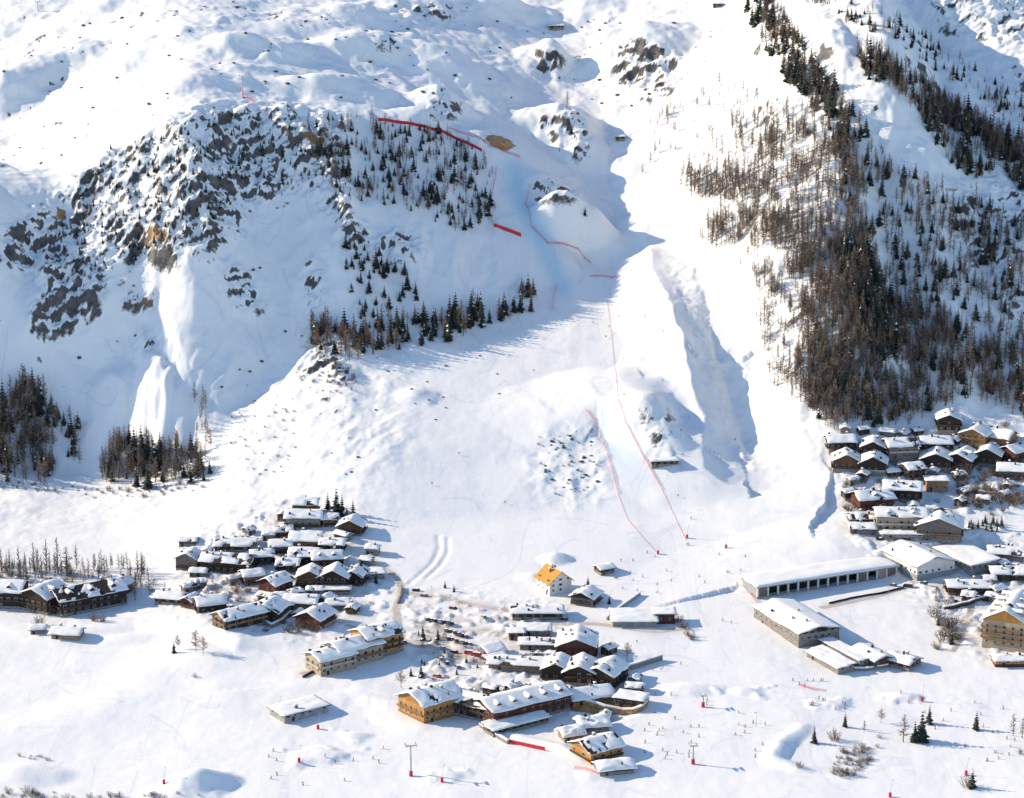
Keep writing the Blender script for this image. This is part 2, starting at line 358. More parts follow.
village = np.maximum.reduce([poly_mask(p, 10) for p in ([(400, 590), (560, 615), (620, 690), (640, 712), (560, 720), (440, 700), (400, 650)], [(180, 560), (290, 505), (380, 560), (400, 620), (300, 630), (200, 615)],
    [(840, 480), (960, 470), (1030, 560), (1030, 660), (960, 650), (900, 580), (850, 540)])])
DIRT = np.clip(.45*g(rm)+.6*g(lot)*(.6+.8*fbm(XX/9, YY/9, 51, 3))+.5*g(village)*np.clip(.3+1.9*fbm(XX/7, YY/7, 52, 4), 0, 1), 0, 1)
DYE = np.maximum.reduce([line_mask([(512, 165), (518, 195), (540, 235), (562, 290)], 17, 6), line_mask([(606, 420), (625, 455), (638, 474)], 22, 12)*.55])
DYE = g(DYE)
# faint ski tracks
TRK = gpiste*.6+.4*g(poly_mask([(560, 640), (760, 480), (1030, 660), (1030, 800), (500, 800), (560, 740)], 30))

# ------------------------------------------------------------------ materials
def mat(name, rough=.8, spec=.2):
    m = bpy.data.materials.new(name); m.use_nodes = True
    b = m.node_tree.nodes['Principled BSDF']; b.inputs['Roughness'].default_value = rough
    b.inputs['Specular IOR Level'].default_value = spec
    return m, m.node_tree.nodes, m.node_tree.links, b
def nnode(N, t, **kw):
    n = N.new(t)
    for k, v in kw.items():
        if k in n.inputs: n.inputs[k].default_value = v
        else: setattr(n, k, v)
    return n
def mixc(N, L, fac, a, b, blend='MIX'):
    n = N.new('ShaderNodeMix'); n.data_type = 'RGBA'; n.blend_type = blend
    def put(sock, v):
        if isinstance(v, (tuple, list)): sock.default_value = tuple(v)+((1,) if len(v) == 3 else ())
        elif isinstance(v, (int, float)): sock.default_value = v
        else: L.new(v, sock)
    put(n.inputs[0], fac); put(n.inputs[6], a); put(n.inputs[7], b)
    return n.outputs[2]
def math_(N, L, op, a, b=0.0):
    n = N.new('ShaderNodeMath'); n.operation = op
    for s, v in ((n.inputs[0], a), (n.inputs[1], b)):
        if isinstance(v, (int, float)): s.default_value = v
        else: L.new(v, s)
    return n.outputs[0]
def ramp(N, L, fac, stops):
    n = N.new('ShaderNodeValToRGB'); e = n.color_ramp.elements
    e[0].position, e[0].color = stops[0][0], tuple(stops[0][1])+(1,)
    e[1].position, e[1].color = stops[1][0], tuple(stops[1][1])+(1,)
    for p, c in stops[2:]:
        q = e.new(p); q.color = tuple(c)+(1,)
    L.new(fac, n.inputs[0]); return n.outputs[0]
SNOW = (.915, .885, .825)
m_ground, N, L, B = mat('snow_ground', .6, .25)
at = {k: nnode(N, 'ShaderNodeAttribute', attribute_name=k) for k in ('rock', 'ochre', 'dirt', 'dye', 'track')}
tc = N.new('ShaderNodeTexCoord')
n1 = nnode(N, 'ShaderNodeTexNoise', Scale=.16, Detail=6.0, Roughness=.62); L.new(tc.outputs['Object'], n1.inputs['Vector'])
n2 = nnode(N, 'ShaderNodeTexNoise', Scale=.035, Detail=4.0); L.new(tc.outputs['Object'], n2.inputs['Vector'])
n3 = nnode(N, 'ShaderNodeTexNoise', Scale=.55, Detail=4.0); L.new(tc.outputs['Object'], n3.inputs['Vector'])
sn = mixc(N, L, math_(N, L, 'MULTIPLY', n2.outputs[0], .35), SNOW, (.87, .85, .81))
# piste grooming and tracks: streaks that run down the slope
mp = nnode(N, 'ShaderNodeMapping'); mp.inputs['Scale'].default_value = (.55, .035, .035); L.new(tc.outputs['Object'], mp.inputs[0])
n4 = nnode(N, 'ShaderNodeTexNoise', Scale=1.0, Detail=4.0, Roughness=.7); L.new(mp.outputs[0], n4.inputs['Vector'])
tr = math_(N, L, 'MULTIPLY', math_(N, L, 'SUBTRACT', n4.outputs[0], .42), at['track'].outputs['Fac'])
sn = mixc(N, L, math_(N, L, 'MULTIPLY', tr, 1.1), sn, (.66, .68, .72))
sn = mixc(N, L, math_(N, L, 'MULTIPLY', at['dirt'].outputs['Fac'], .85), sn, (.50, .41, .32))
sn = mixc(N, L, math_(N, L, 'MULTIPLY', at['dye'].outputs['Fac'], .85), sn, (.42, .66, .76))
# old ski and sledge tracks: fine winding lines pressed into the snow
hts = n3.outputs[0]
for sc_, sd_, st_ in ((.012, (1, .55, 1), .32), (.02, (1.8, .22, 1), .28), (.03, (.3, 1.4, 1), .2)):
    mq = nnode(N, 'ShaderNodeMapping'); mq.inputs['Scale'].default_value = sd_; mq.inputs['Location'].default_value = (sc_*900, 7, 0); L.new(tc.outputs['Object'], mq.inputs[0])
    nq = nnode(N, 'ShaderNodeTexNoise', Scale=sc_, Detail=1.0); L.new(mq.outputs[0], nq.inputs['Vector'])
    dq = math_(N, L, 'ABSOLUTE', math_(N, L, 'SUBTRACT', math_(N, L, 'FRACT', math_(N, L, 'MULTIPLY', nq.outputs[0], 7.0)), .5))
    lq = math_(N, L, 'MULTIPLY', math_(N, L, 'LESS_THAN', dq, .036), math_(N, L, 'GREATER_THAN', n2.outputs[0], .50))
    lq = math_(N, L, 'MULTIPLY', lq, st_)
    sn = mixc(N, L, lq, sn, (.66, .68, .73)); hts = math_(N, L, 'SUBTRACT', hts, lq)
rc = ramp(N, L, n1.outputs[0], [(.3, (.05, .047, .047)), (.55, (.11, .10, .092)), (.75, (.23, .195, .16))])
rc = mixc(N, L, math_(N, L, 'MULTIPLY', at['ochre'].outputs['Fac'], 1.0), rc, (.52, .28, .10))
rf = math_(N, L, 'MULTIPLY_ADD', n3.outputs[0], 0.0)
rf = math_(N, L, 'ADD', at['rock'].outputs['Fac'], math_(N, L, 'MULTIPLY', math_(N, L, 'SUBTRACT', n3.outputs[0], .5), .9))
mr = nnode(N, 'ShaderNodeMapRange'); mr.inputs[1].default_value = .34; mr.inputs[2].default_value = .80; L.new(rf, mr.inputs[0])
rr = math_(N, L, 'MULTIPLY', mr.outputs[0], math_(N, L, 'GREATER_THAN', at['rock'].outputs['Fac'], .05))
L.new(mixc(N, L, rr, sn, rc), B.inputs['Base Color'])
bp = nnode(N, 'ShaderNodeBump', Strength=.16, Distance=.5); L.new(hts, bp.inputs['Height']); L.new(bp.outputs[0], B.inputs['Normal'])

def grid_mesh(name, X, Y, Z, attrs, material):
    nx, ny = X.shape
    me = bpy.data.meshes.new(name)
    co = np.stack([X, Y, Z], -1).reshape(-1, 3).astype(np.float32)
    idx = np.arange(nx*ny).reshape(nx, ny)
    q = np.stack([idx[:-1, :-1], idx[1:, :-1], idx[1:, 1:], idx[:-1, 1:]], -1).reshape(-1, 4).astype(np.int32)
    me.vertices.add(len(co)); me.vertices.foreach_set('co', co.ravel())
    me.loops.add(q.size); me.loops.foreach_set('vertex_index', q.ravel())
    me.polygons.add(len(q)); me.polygons.foreach_set('loop_start', np.arange(0, q.size, 4, dtype=np.int32))
    me.polygons.foreach_set('loop_total', np.full(len(q), 4, np.int32))
    me.polygons.foreach_set('use_smooth', np.ones(len(q), bool))
    me.update(calc_edges=True)
    for k, v in attrs.items():
        at_ = me.attributes.new(k, 'FLOAT', 'POINT'); at_.data.foreach_set('value', v.reshape(-1).astype(np.float32))
    me.materials.append(material)
    o = bpy.data.objects.new(name, me); COL.objects.link(o); return o
ground_o = grid_mesh('snowy_ground', XX, YY, ZZ, {'rock': ROCK, 'ochre': goch, 'dirt': DIRT, 'dye': DYE, 'track': TRK}, m_ground)
ground_o['kind'] = 'structure'
PXG, PYG = proj(XX, YY, ZZ)

# sanded roads: packed beige snow draped over the ground
for pts, w in ROAD:
    P = [ground(*p) for p in pts]; Q = []
    for a, b in zip(P[:-1], P[1:]):
        n = max(1, int(np.hypot(b[0]-a[0], b[1]-a[1])/2)); Q += [(a+(b-a)*k/n)[:2] for k in range(n)]
    Q = np.array(Q+[P[-1][:2]])
    for _ in range(6): Q[1:-1] = (Q[:-2]+2*Q[1:-1]+Q[2:])/4
    d = np.gradient(Q, axis=0); d /= np.hypot(d[:, 0], d[:, 1])[:, None]+1e-9
    nrm = np.stack([-d[:, 1], d[:, 0]], -1); off = np.linspace(-1, 1, 9); wd = w*.5*(1+.35*fbm(Q[:, 0]/9, Q[:, 1]/9, 77, 3))
    RX = Q[:, None, 0]+nrm[:, None, 0]*off*wd[:, None]; RY = Q[:, None, 1]+nrm[:, None, 1]*off*wd[:, None]
    RZ = zat(RX, RY)+.14*(1-np.abs(off)**4)-.06
    dt = np.clip((.95+.5*fbm(RX/5, RY/5, 78, 3))*(1-.5*np.abs(off)**3), 0, 1); z_ = np.zeros_like(dt)
    ro = grid_mesh('road', RX, RY, RZ, {'rock': z_, 'ochre': z_, 'dirt': dt, 'dye': z_, 'track': z_}, m_ground); ro['kind'] = 'structure'
# ------------------------------------------------------------------ object helpers
R = math.radians
def thing(name, label, cat, loc, rot=0.0, group=None, data=None):
    o = bpy.data.objects.new(name, data); COL.objects.link(o)
    o.location = tuple(loc); o.rotation_euler = (0, 0, rot)
    o['label'] = label; o['category'] = cat
    if group: o['group'] = group
    return o
def part(name, data, parent, loc=(0, 0, 0), rot=0.0, scale=None):
    o = bpy.data.objects.new(name, data); COL.objects.link(o); o.parent = parent
    o.location = loc; o.rotation_euler = (0, 0, rot)
    if scale: o.scale = scale
    return o
class MB:
    """collects polygons for one mesh"""
    def __init__(s): s.v = []; s.f = []; s.m = []
    def poly(s, pts, mi=0):
        n = len(s.v); s.v += [tuple(p) for p in pts]; s.f.append(tuple(range(n, n+len(pts)))); s.m.append(mi)
    def box(s, x0, x1, y0, y1, z0, z1, mi=0):
        n = len(s.v)
        s.v += [(x0, y0, z0), (x1, y0, z0), (x1, y1, z0), (x0, y1, z0), (x0, y0, z1), (x1, y0, z1), (x1, y1, z1), (x0, y1, z1)]
        for q in ((3, 2, 1, 0), (4, 5, 6, 7), (0, 1, 5, 4), (1, 2, 6, 5), (2, 3, 7, 6), (3, 0, 4, 7)):
            s.f.append(tuple(n+k for k in q)); s.m.append(mi)
        return s
    def prism(s, prof, x0, x1, mi=0):
        """closed profile [(y, z)] run along x"""
        n = len(s.v); k = len(prof)
        s.v += [(x0, y, z) for y, z in prof]+[(x1, y, z) for y, z in prof]
        for i in range(k):
            j = (i+1) % k; s.f.append((n+i, n+j, n+k+j, n+k+i)); s.m.append(mi)
        s.f.append(tuple(n+i for i in range(k))[::-1]); s.m.append(mi)
        s.f.append(tuple(n+k+i for i in range(k))); s.m.append(mi)
        return s
    def tube(s, a, b, ra, rb=None, n=6, mi=0):
        rb = ra if rb is None else rb
        a = Vector(a); b = Vector(b); d = (b-a).normalized()
        u = d.orthogonal().normalized(); w = d.cross(u); k = len(s.v)
        for c, r in ((a, ra), (b, rb)):
            for i in range(n):
                t = 2*math.pi*i/n; p = c+u*(r*math.cos(t))+w*(r*math.sin(t)); s.v.append(tuple(p))
        for i in range(n):
            j = (i+1) % n; s.f.append((k+i, k+j, k+n+j, k+n+i)); s.m.append(mi)
        s.f.append(tuple(k+i for i in range(n))[::-1]); s.m.append(mi); s.f.append(tuple(k+n+i for i in range(n))); s.m.append(mi)
        return s
    def mesh(s, name, *mats, smooth=False):
        me = bpy.data.meshes.new(name); me.from_pydata(s.v, [], s.f)
        for m in mats: me.materials.append(m)
        me.polygons.foreach_set('material_index', s.m)
        if smooth: me.polygons.foreach_set('use_smooth', [True]*len(s.f))
        me.update(); return me
# ------------------------------------------------------------------ object materials
def plain(name, col, rough=.75, var=.25, scale=.8, stretch=(1, 1, 1), spec=.2):
    m, N, L, B = mat(name, rough, spec)
    tc = N.new('ShaderNodeTexCoord'); mp = N.new('ShaderNodeMapping'); mp.inputs['Scale'].default_value = stretch
    L.new(tc.outputs['Object'], mp.inputs[0])
    n = nnode(N, 'ShaderNodeTexNoise', Scale=scale, Detail=4.0, Roughness=.65); L.new(mp.outputs[0], n.inputs['Vector'])
    lo = tuple(c*(1-var) for c in col); hi = tuple(min(.95, c*(1+var)) for c in col)
    L.new(ramp(N, L, n.outputs[0], [(.3, lo), (.7, hi)]), B.inputs['Base Color'])
    return m
def timber(name, col):        # horizontal boards with weathering
    m, N, L, B = mat(name, .8, .2)
    tc = N.new('ShaderNodeTexCoord'); sx = N.new('ShaderNodeSeparateXYZ'); L.new(tc.outputs['Object'], sx.inputs[0])
    fr = math_(N, L, 'FRACT', math_(N, L, 'MULTIPLY', sx.outputs[2], 2.6))
    gap = math_(N, L, 'LESS_THAN', fr, .16)
    n = nnode(N, 'ShaderNodeTexNoise', Scale=.6, Detail=5.0, Roughness=.7); L.new(tc.outputs['Object'], n.inputs['Vector'])
    c = ramp(N, L, n.outputs[0], [(.28, tuple(v*.6 for v in col)), (.55, col), (.78, tuple(v*1.7 for v in col))])
    L.new(mixc(N, L, math_(N, L, 'MULTIPLY', gap, .55), c, (.012, .009, .007)), B.inputs['Base Color'])
    return m
M = {
 'dark': timber('dark_timber', (.045, .032, .026)), 'brown': timber('brown_timber', (.115, .065, .04)), 'red': timber('red_stained_timber', (.12, .038, .03)),
 'honey': timber('honey_timber', (.36, .19, .075)), 'ochre': plain('ochre_render', (.45, .225, .065), var=.3, scale=.5), 'grey_timber': timber('grey_timber', (.20, .165, .14)),
 'beige': plain('beige_render', (.38, .30, .21), var=.2, scale=.4), 'white': plain('white_render', (.66, .63, .58), var=.12, scale=.4),
 'stone': plain('rubble_stone', (.24, .215, .19), var=.5, scale=1.6), 'grey': plain('grey_concrete', (.30, .30, .30), var=.25, scale=.5),
 'roofwood': timber('roof_boards', (.07, .05, .04)), 'shingle': plain('orange_roof_shingle', (.52, .26, .05), var=.25, scale=2.0, stretch=(1, 3, 1)),
 'rail': timber('balcony_timber', (.10, .06, .04)), 'railhoney': timber('honey_balcony_timber', (.30, .17, .08)), 'frame': plain('pale_window_frame', (.45, .40, .34)),
 'metal': plain('grey_metal', (.33, .34, .36), rough=.45, spec=.5), 'red_paint': plain('red_paint', (.55, .04, .05), var=.15), 'black': plain('black_rubber', (.025, .025, .027)),
 'earth': plain('bare_ochre_earth', (.36, .22, .10), var=.4, scale=.5),
}
m_snow, N, L, B = mat('roof_snow', .65, .25)
tc = N.new('ShaderNodeTexCoord'); n_ = nnode(N, 'ShaderNodeTexNoise', Scale=.5, Detail=4.0); L.new(tc.outputs['Object'], n_.inputs['Vector'])
L.new(ramp(N, L, n_.outputs[0], [(.3, (.86, .84, .79)), (.7, (.92, .89, .83))]), B.inputs['Base Color']); M['snow'] = m_snow
m_glass, N, L, B = mat('window_glass', .12, .6); B.inputs['Base Color'].default_value = (.03, .04, .055, 1); M['glass'] = m_glass

_wm = {}
def window_mesh(w, h, framemat='frame'):
    k = (round(w, 1), round(h, 1), framemat)
    if k not in _wm:
        b = MB(); t = .12
        b.box(-w/2, w/2, -.03, .05, -h/2, -h/2+t, 0); b.box(-w/2, w/2, -.03, .05, h/2-t, h/2, 0)
        b.box(-w/2, -w/2+t, -.03, .05, -h/2+t, h/2-t, 0); b.box(w/2-t, w/2, -.03, .05, -h/2+t, h/2-t, 0)
        b.box(-.04, .04, -.02, .04, -h/2+t, h/2-t, 0); b.box(-w/2+t, w/2-t, -.03, .01, -h/2+t, h/2-t, 1)
        _wm[k] = b.mesh('window', M[framemat], M['glass'])
    return _wm[k]
_sseed = [100]
def snow_sheet(x0, x1, y0, y1, zf, t, nx=14, ny=9, bare=None, patchy=0):
    """a closed, lumpy blanket of snow lying on the surface z = zf(x, y)"""
    _sseed[0] += 1; sd = _sseed[0]
    u = np.linspace(-1, 1, nx); v = np.linspace(-1, 1, ny)
    U, V = np.meshgrid(u, v, indexing='ij')
    nz = fbm(U*2.4+sd*3.1, V*2.1+sd, sd, 3)
    inset = .06*nz
    X = (x0+x1)/2+(x1-x0)/2*U*(1+inset*(abs(U) > .98)); Y = (y0+y1)/2+(y1-y0)/2*V*(1+inset*(abs(V) > .98))
    base = np.vectorize(zf)(X, Y)
    e = (1-np.abs(U)**7)*(1-np.abs(V)**7)
    top = base+.03+t*(.35+.65*e)*(1+.7*nz)
    bot = base+.03
    if patchy:      # wind and slides have bared parts of the roof
        hole = fbm(U*2.2+sd*1.7, V*1.3-sd, sd+9, 3) > patchy; top = np.where(hole, base-.22, top); bot = np.where(hole, base-.25, bot)
    n = nx*ny; vs = np.concatenate([np.stack([X, Y, top], -1).reshape(-1, 3), np.stack([X, Y, bot], -1).reshape(-1, 3)])
    I = np.arange(n).reshape(nx, ny); f = []
    for i in range(nx-1):
        for j in range(ny-1):
            f.append((I[i, j], I[i+1, j], I[i+1, j+1], I[i, j+1])); f.append((n+I[i, j], n+I[i, j+1], n+I[i+1, j+1], n+I[i+1, j]))
    rim = [I[i, 0] for i in range(nx)]+[I[nx-1, j] for j in range(1, ny)]+[I[i, ny-1] for i in range(nx-2, -1, -1)]+[I[0, j] for j in range(ny-2, 0, -1)]
    for a, b in zip(rim, rim[1:]+rim[:1]): f.append((a, n+a, n+b, b))
    me = bpy.data.meshes.new('snow'); me.from_pydata([tuple(map(float, p)) for p in vs], [], [tuple(int(q) for q in g_) for g_ in f])
    me.materials.append(M['snow']); me.polygons.foreach_set('use_smooth', [True]*len(f)); me.update()
    return me
def foot(p, L_, W_, rot):
    c, s = math.cos(rot), math.sin(rot)
    zs = [float(zat(p[0]+c*x-s*y, p[1]+s*x+c*y)) for x in (-L_/2, 0, L_/2) for y in (-W_/2, 0, W_/2)]
    return min(zs), max(zs), sum(zs)/len(zs)
BPOS = []
def building(label, px, py, L_, W_, h, rot, wall='dark', pitch=.42, base='stone', base_h=1.4, snow=.6, balc=1, rows=None, cat='chalet', name='chalet',
             win=True, chim=1, roof='gable', dormers=0, cross=0, group=None, over=1.1, gable='', framemat='frame', lift=0.0, bare=None, rail='rail', door=True):
    p = ground(px, py); rot = R(rot)
    BPOS.append((p[0], p[1], max(L_, W_)/2))
    z0, z1, zm = foot(p, L_, W_, rot); zb = z0*.4+zm*.6+lift
    dep = zb-z0+2.0
    o = thing(name, label, cat, (p[0], p[1], zb), rot, group)
    rnd = random.Random(int(px*31+py*7))
    hl, hw = L_/2, W_/2
    zr = (lambda x, y: h+pitch*(hw-abs(y))) if roof == 'gable' else ((lambda x, y: h+pitch*(y+hw)) if roof == 'shed' else (lambda x, y: h))
    # walls
    b = MB()
    if roof == 'gable': prof = [(-hw, base_h), (hw, base_h), (hw, h), (0, h+pitch*hw), (-hw, h)]
    elif roof == 'shed': prof = [(-hw, base_h), (hw, base_h), (hw, h+pitch*W_), (-hw, h)]
    else: prof = [(-hw, base_h), (hw, base_h), (hw, h), (-hw, h)]
    b.prism(prof, -hl, hl); part('wall', b.mesh('wall', M[wall]), o)
    if gable:       # contrasting gable boarding
        for s in (-1, 1):
            g_ = MB(); x = s*(hl+.05)
            g_.prism([(-hw+.1, h-.6), (hw-.1, h-.6), (hw-.1, h-.05), (0, h+pitch*hw-.1), (-hw+.1, h-.05)], min(x, s*hl), max(x, s*hl))
            part('gable', g_.mesh('gable', M[gable]), o)
    b = MB().box(-hl-.12, hl+.12, -hw-.12, hw+.12, -dep, base_h+.02); part('base', b.mesh('base', M[base]), o)
    # roof boards and the snow on them
    ox, oy, t = over, over, .28
    def slab(prof, x0, x1): return MB().prism(prof, x0, x1).mesh('roof', M['roofwood'] if bare is None else M[bare])
    if roof == 'gable':
        e = h-pitch*oy
        rf = part('roof', slab([(-hw-oy, e-.02), (0, h+pitch*hw-.02), (hw+oy, e-.02), (hw+oy, e+t), (0, h+pitch*hw+t), (-hw-oy, e+t)], -hl-ox, hl+ox), o)
    elif roof == 'shed':
        e0 = h-pitch*oy; e1 = h+pitch*(W_+oy)
        rf = part('roof', slab([(-hw-oy, e0-.02), (hw+oy, e1-.02), (hw+oy, e1+t), (-hw-oy, e0+t)], -hl-ox, hl+ox), o)
    else:
        rf = part('roof', slab([(-hw-oy, h-.02), (hw+oy, h-.02), (hw+oy, h+t), (-hw-oy, h+t)], -hl-ox, hl+ox), o)
    zs = lambda x, y: zr(x, min(max(y, -hw-oy), hw+oy))+t
    if roof == 'gable': zs = lambda x, y: h+pitch*(hw-math.sqrt(y*y+.15))+t
    if snow:
        y0, y1 = -hw-oy-.15, hw+oy+.15; x0, x1 = -hl-ox-.15, hl+ox+.15
        if bare is not None:      # the blanket has slid off most of one side
            y1 = -hw*.05; 
        part('snow', snow_sheet(x0, x1, y0, y1, zs, snow, max(10, int(L_/1.0)), 17, None, rnd.choice((0, .5, .42, .34)) if roof == 'gable' else 0), rf)
    # windows, balconies, doors on the sides that can be seen
    H0 = base_h+1.0; levels = rows if rows else max(1, int((h-base_h+.3)/2.7))
    tocam = Vector((-p[0], -p[1], 0)).normalized()
    def side(nx, ny):
        n = Vector((nx*math.cos(rot)-ny*math.sin(rot), nx*math.sin(rot)+ny*math.cos(rot), 0)); return n.dot(tocam) > -.25
    front_done = False
    for nx, ny in ((0, -1), (0, 1), (1, 0), (-1, 0)):
        if not side(nx, ny): continue
        isg = nx != 0; span = W_ if isg else L_
        ang = {(0, -1): 0, (0, 1): math.pi, (1, 0): math.pi/2, (-1, 0): -math.pi/2}[(nx, ny)]
        off = (hl if isg else hw)
        nwin = max(1, int(span/3.6)) if win else 0
        nwin = min(nwin, 9)
        for lv in range(levels if win else 0):
            zc = H0+lv*2.7+.15
            for k in range(nwin):
                if rnd.random() < .14: continue
                s = (k+.5)/nwin*span-span/2
                w_ = rnd.choice((1.2, 1.2, 1.6, 2.0)); hh = 2.0 if (balc and lv > 0) else 1.3
                lx, ly = (nx*(off+.04), s) if isg else (s, ny*(off+.04))
                part('window', window_mesh(w_, hh, framemat), o, (lx, ly, zc), ang)
            if balc and lv > 0 or (balc and levels == 1):
                zb_ = H0+lv*2.7-1.15; d = 1.15; bb = MB(); a = span/2-.25
                bb.box(-a, a, -d, 0, zb_-.12, zb_+.06); bb.box(-a, a, -d, -d+.08, zb_+.3, zb_+1.0)
                for q in range(int(span/3)+1):
                    xx = -a+.06+q*(2*a-.12)/max(1, int(span/3)); bb.box(xx-.06, xx+.06, -d+.01, -d+.10, zb_+.06, zb_+1.05)
                part('balcony', bb.mesh('balcony', M[rail]), o, (nx*(off+.01) if isg else 0, 0 if isg else ny*(off+.01), 0), ang)
        if door and not front_done:
            front_done = True
            dm = MB().box(-.6, .6, -.09, .02, 0, 2.1).mesh('door', M['brown' if wall == 'dark' else 'dark'])
            lx, ly = (nx*(off+.13), -span*.3) if isg else (-span*.3, ny*(off+.13))
            part('door', dm, o, (lx, ly, 0), ang)
    # chimneys with snow caps, dormers, cross gables
    for c in range(chim):
        x = (rnd.random()-.5)*L_*.6; y = rnd.choice((-1, 1))*W_*.18; z = zr(x, y)
        ch = part('chimney', MB().box(-.5, .5, -.5, .5, -.3, 1.9).box(-.65, .65, -.65, .65, 1.9, 2.1).mesh('chimney', M['stone']), rf, (x, y, z))
        part('snow_cap', snow_sheet(-.7, .7, -.7, .7, lambda a, b_: 2.1, .4, 5, 5), rf, (x, y, z))
    for c in range(min(4, int(L_*W_/70)) if roof == 'gable' else 0):
        x = (rnd.random()-.5)*L_*.85; y = (rnd.random()-.5)*W_*.9; s_ = rnd.uniform(.3, .6)
        part('roof_vent', MB().box(-s_, s_, -s_, s_, -.2, snow+.65+rnd.random()*.5).mesh('roof_vent', M['stone' if c % 2 else 'dark']), rf, (x, y, zr(x, y)+t))
    for d_ in range(dormers):
        x = (d_+.5)/dormers*L_-hl
        for sy in (-1, 1):
            if not side(0, sy): continue
            w = 1.3; y0 = sy*hw*.78; y1 = sy*hw*.15; z = zr(x, y0)-.2; zt = zr(x, y1)-.1
            dmb = MB(); ya, yb = min(y0, y1), max(y0, y1)
            dmb.prism([(-w, z), (w, z), (w, zt-.6), (0, zt+.25), (-w, zt-.6)], ya, yb)
            me = dmb.mesh('dormer', M[wall]); dob = part('dormer', me, rf)
            for vtx in me.vertices: vx = vtx.co.copy(); vtx.co = (vx.y+x, vx.x, vx.z)
            me.flip_normals()
            part('dormer_snow', snow_sheet(x-w-.4, x+w+.4, ya-.5, yb, lambda a, b_, x=x, zt=zt, w=w: zt+.35-.65*abs(a-x)/w, .5, 7, 7), rf)
    for c in range(cross):
        x = (c+.5)/cross*L_-hl; wg = L_/cross*.36
        for sy in (-1, 1):
            if not side(0, sy): continue
            yo = sy*(hw+1.0); zt = h+wg*.55
            mb = MB(); pr = [(-wg, .1), (wg, .1), (wg, h-.2), (0, zt), (-wg, h-.2)]
            mb.prism(pr, min(yo, 0), max(yo, 0)); me = mb.mesh('gable_bay', M[wall])
            for vtx in me.vertices: vx = vtx.co.copy(); vtx.co = (vx.y+x, vx.x, vx.z)
            me.flip_normals(); part('gable_bay', me, o)
            ya, yb = min(yo+sy*.8, 0), max(yo+sy*.8, 0)
            part('gable_snow', snow_sheet(x-wg-.8, x+wg+.8, ya, yb, lambda a, b_, x=x, zt=zt, wg=wg: zt+.25-(zt-h+.2)*math.sqrt((a-x)**2+.1)/wg, snow*.9, 9, 8), o)
            for lv in range(levels):
                part('window', window_mesh(1.6, 1.6, framemat), o, (x, yo+sy*.04, H0+lv*2.7+.1), 0 if sy < 0 else math.pi)
                bb = MB(); bb.box(-wg, wg, -1.0, 0, H0+lv*2.7-1.2, H0+lv*2.7-1.05).box(-wg, wg, -1.0, -.92, H0+lv*2.7-.8, H0+lv*2.7-.1)
                part('balcony', bb.mesh('balcony', M[rail]), o, (x, yo, 0), 0 if sy < 0 else math.pi)
    return o
# ------------------------------------------------------------------ the village
Bd = building
VN = 'snow-roofed houses of the upper village cluster'
# dark lodge complex by the poplars
g1 = 'dark lodges below the row of tall bare trees'
Bd('dark timber lodge cut by the edge of the photo, below bare trees', 2, 603, 24, 17, 9, -4, 'dark', .40, dormers=2, group=g1, cat='lodge', name='lodge')
Bd('dark lodge with an arched dormer, second from the photo edge', 45, 607, 18, 19, 8.5, 60, 'dark', .42, dormers=1, group=g1, cat='lodge', name='lodge')
Bd('largest dark lodge, its stepped snowy roof climbing towards the tall bare trees', 88, 606, 36, 17, 8.5, 33, 'dark', .46, dormers=3, group=g1, cat='lodge', name='lodge')
Bd('small pale-walled chalet at the uphill end of the dark lodges', 121, 592, 10, 9, 5.5, 65, 'grey_timber', .45, group=g1)
Bd('low snow-buried cabin with a tan front, alone below the dark lodges', 68, 636, 14, 9, 3.0, -8, 'honey', .35, rows=1, balc=0, cat='cabin', name='cabin')
Bd('tiny snowed-in shed beside bushes, below the dark lodges', 38, 632, 7, 5, 2.6, 10, 'grey_timber', .35, rows=1, balc=0, chim=0, cat='shed', name='shed')
# upper village
Bd('small brown barn standing alone above the village edge', 188, 544, 9, 6, 3.0, 0, 'brown', .3, rows=1, balc=0, chim=0, snow=.3, cat='barn', name='barn')
Bd('grey stone chalet at the village edge below the brown barn', 190, 566, 10, 12, 6.5, 75, 'grey_timber', .48, group=VN)
Bd('long house with a dark front and olive end wall', 228, 569, 27, 13, 6.5, -9, 'dark', .42, dormers=0, group=VN, chim=2)
Bd('long low house whose snow roof merges with the slope behind', 236, 548, 22, 12, 3.6, 2, 'dark', .32, rows=1, balc=0, group=VN)
Bd('chalet with a red-brown side wall and wide white roof', 276, 590, 13, 12, 5.6, 52, 'red', .45, group=VN, chim=1)
Bd('small dark chalet squeezed behind the red-walled chalet', 262, 562, 11, 9, 5, 5, 'dark', .45, group=VN)
Bd('highest village house, two snow roofs stacked over a beige stone front', 304, 524, 19, 12, 6.0, 0, 'stone', .42, cross=0, group=VN, chim=0)
Bd('upper wing of the highest village house, with a dark attic', 306, 513, 13, 10, 7, 0, 'brown', .42, group=VN, base_h=3, chim=0)
Bd('chalet with a pale and brown gable just below the fir clump', 352, 531, 12, 13, 5.0, 82, 'brown', .50, group=VN, gable='brown', chim=0)
Bd('small house between the beige stone house and the fir clump', 330, 524, 8, 8, 4.4, 5, 'grey_timber', .4, group=VN)
Bd('broad-roofed house with a tan strip of wall under its eaves', 307, 544, 16, 14, 5, -3, 'honey', .42, group=VN)
Bd('small white-roofed house beside the broad tan-walled one, on its downhill side', 283, 535, 9, 8, 3.6, 8, 'grey_timber', .42, group=VN, chim=0)
Bd('house whose roof lies in blue shade below the pale-gabled chalet', 333, 549, 12, 9, 4.6, -6, 'dark', .36, group=VN)
Bd('square white-roofed house on the outer edge of the cluster', 281, 551, 11, 10, 4.6, 5, 'grey_timber', .36, group=VN, chim=1)
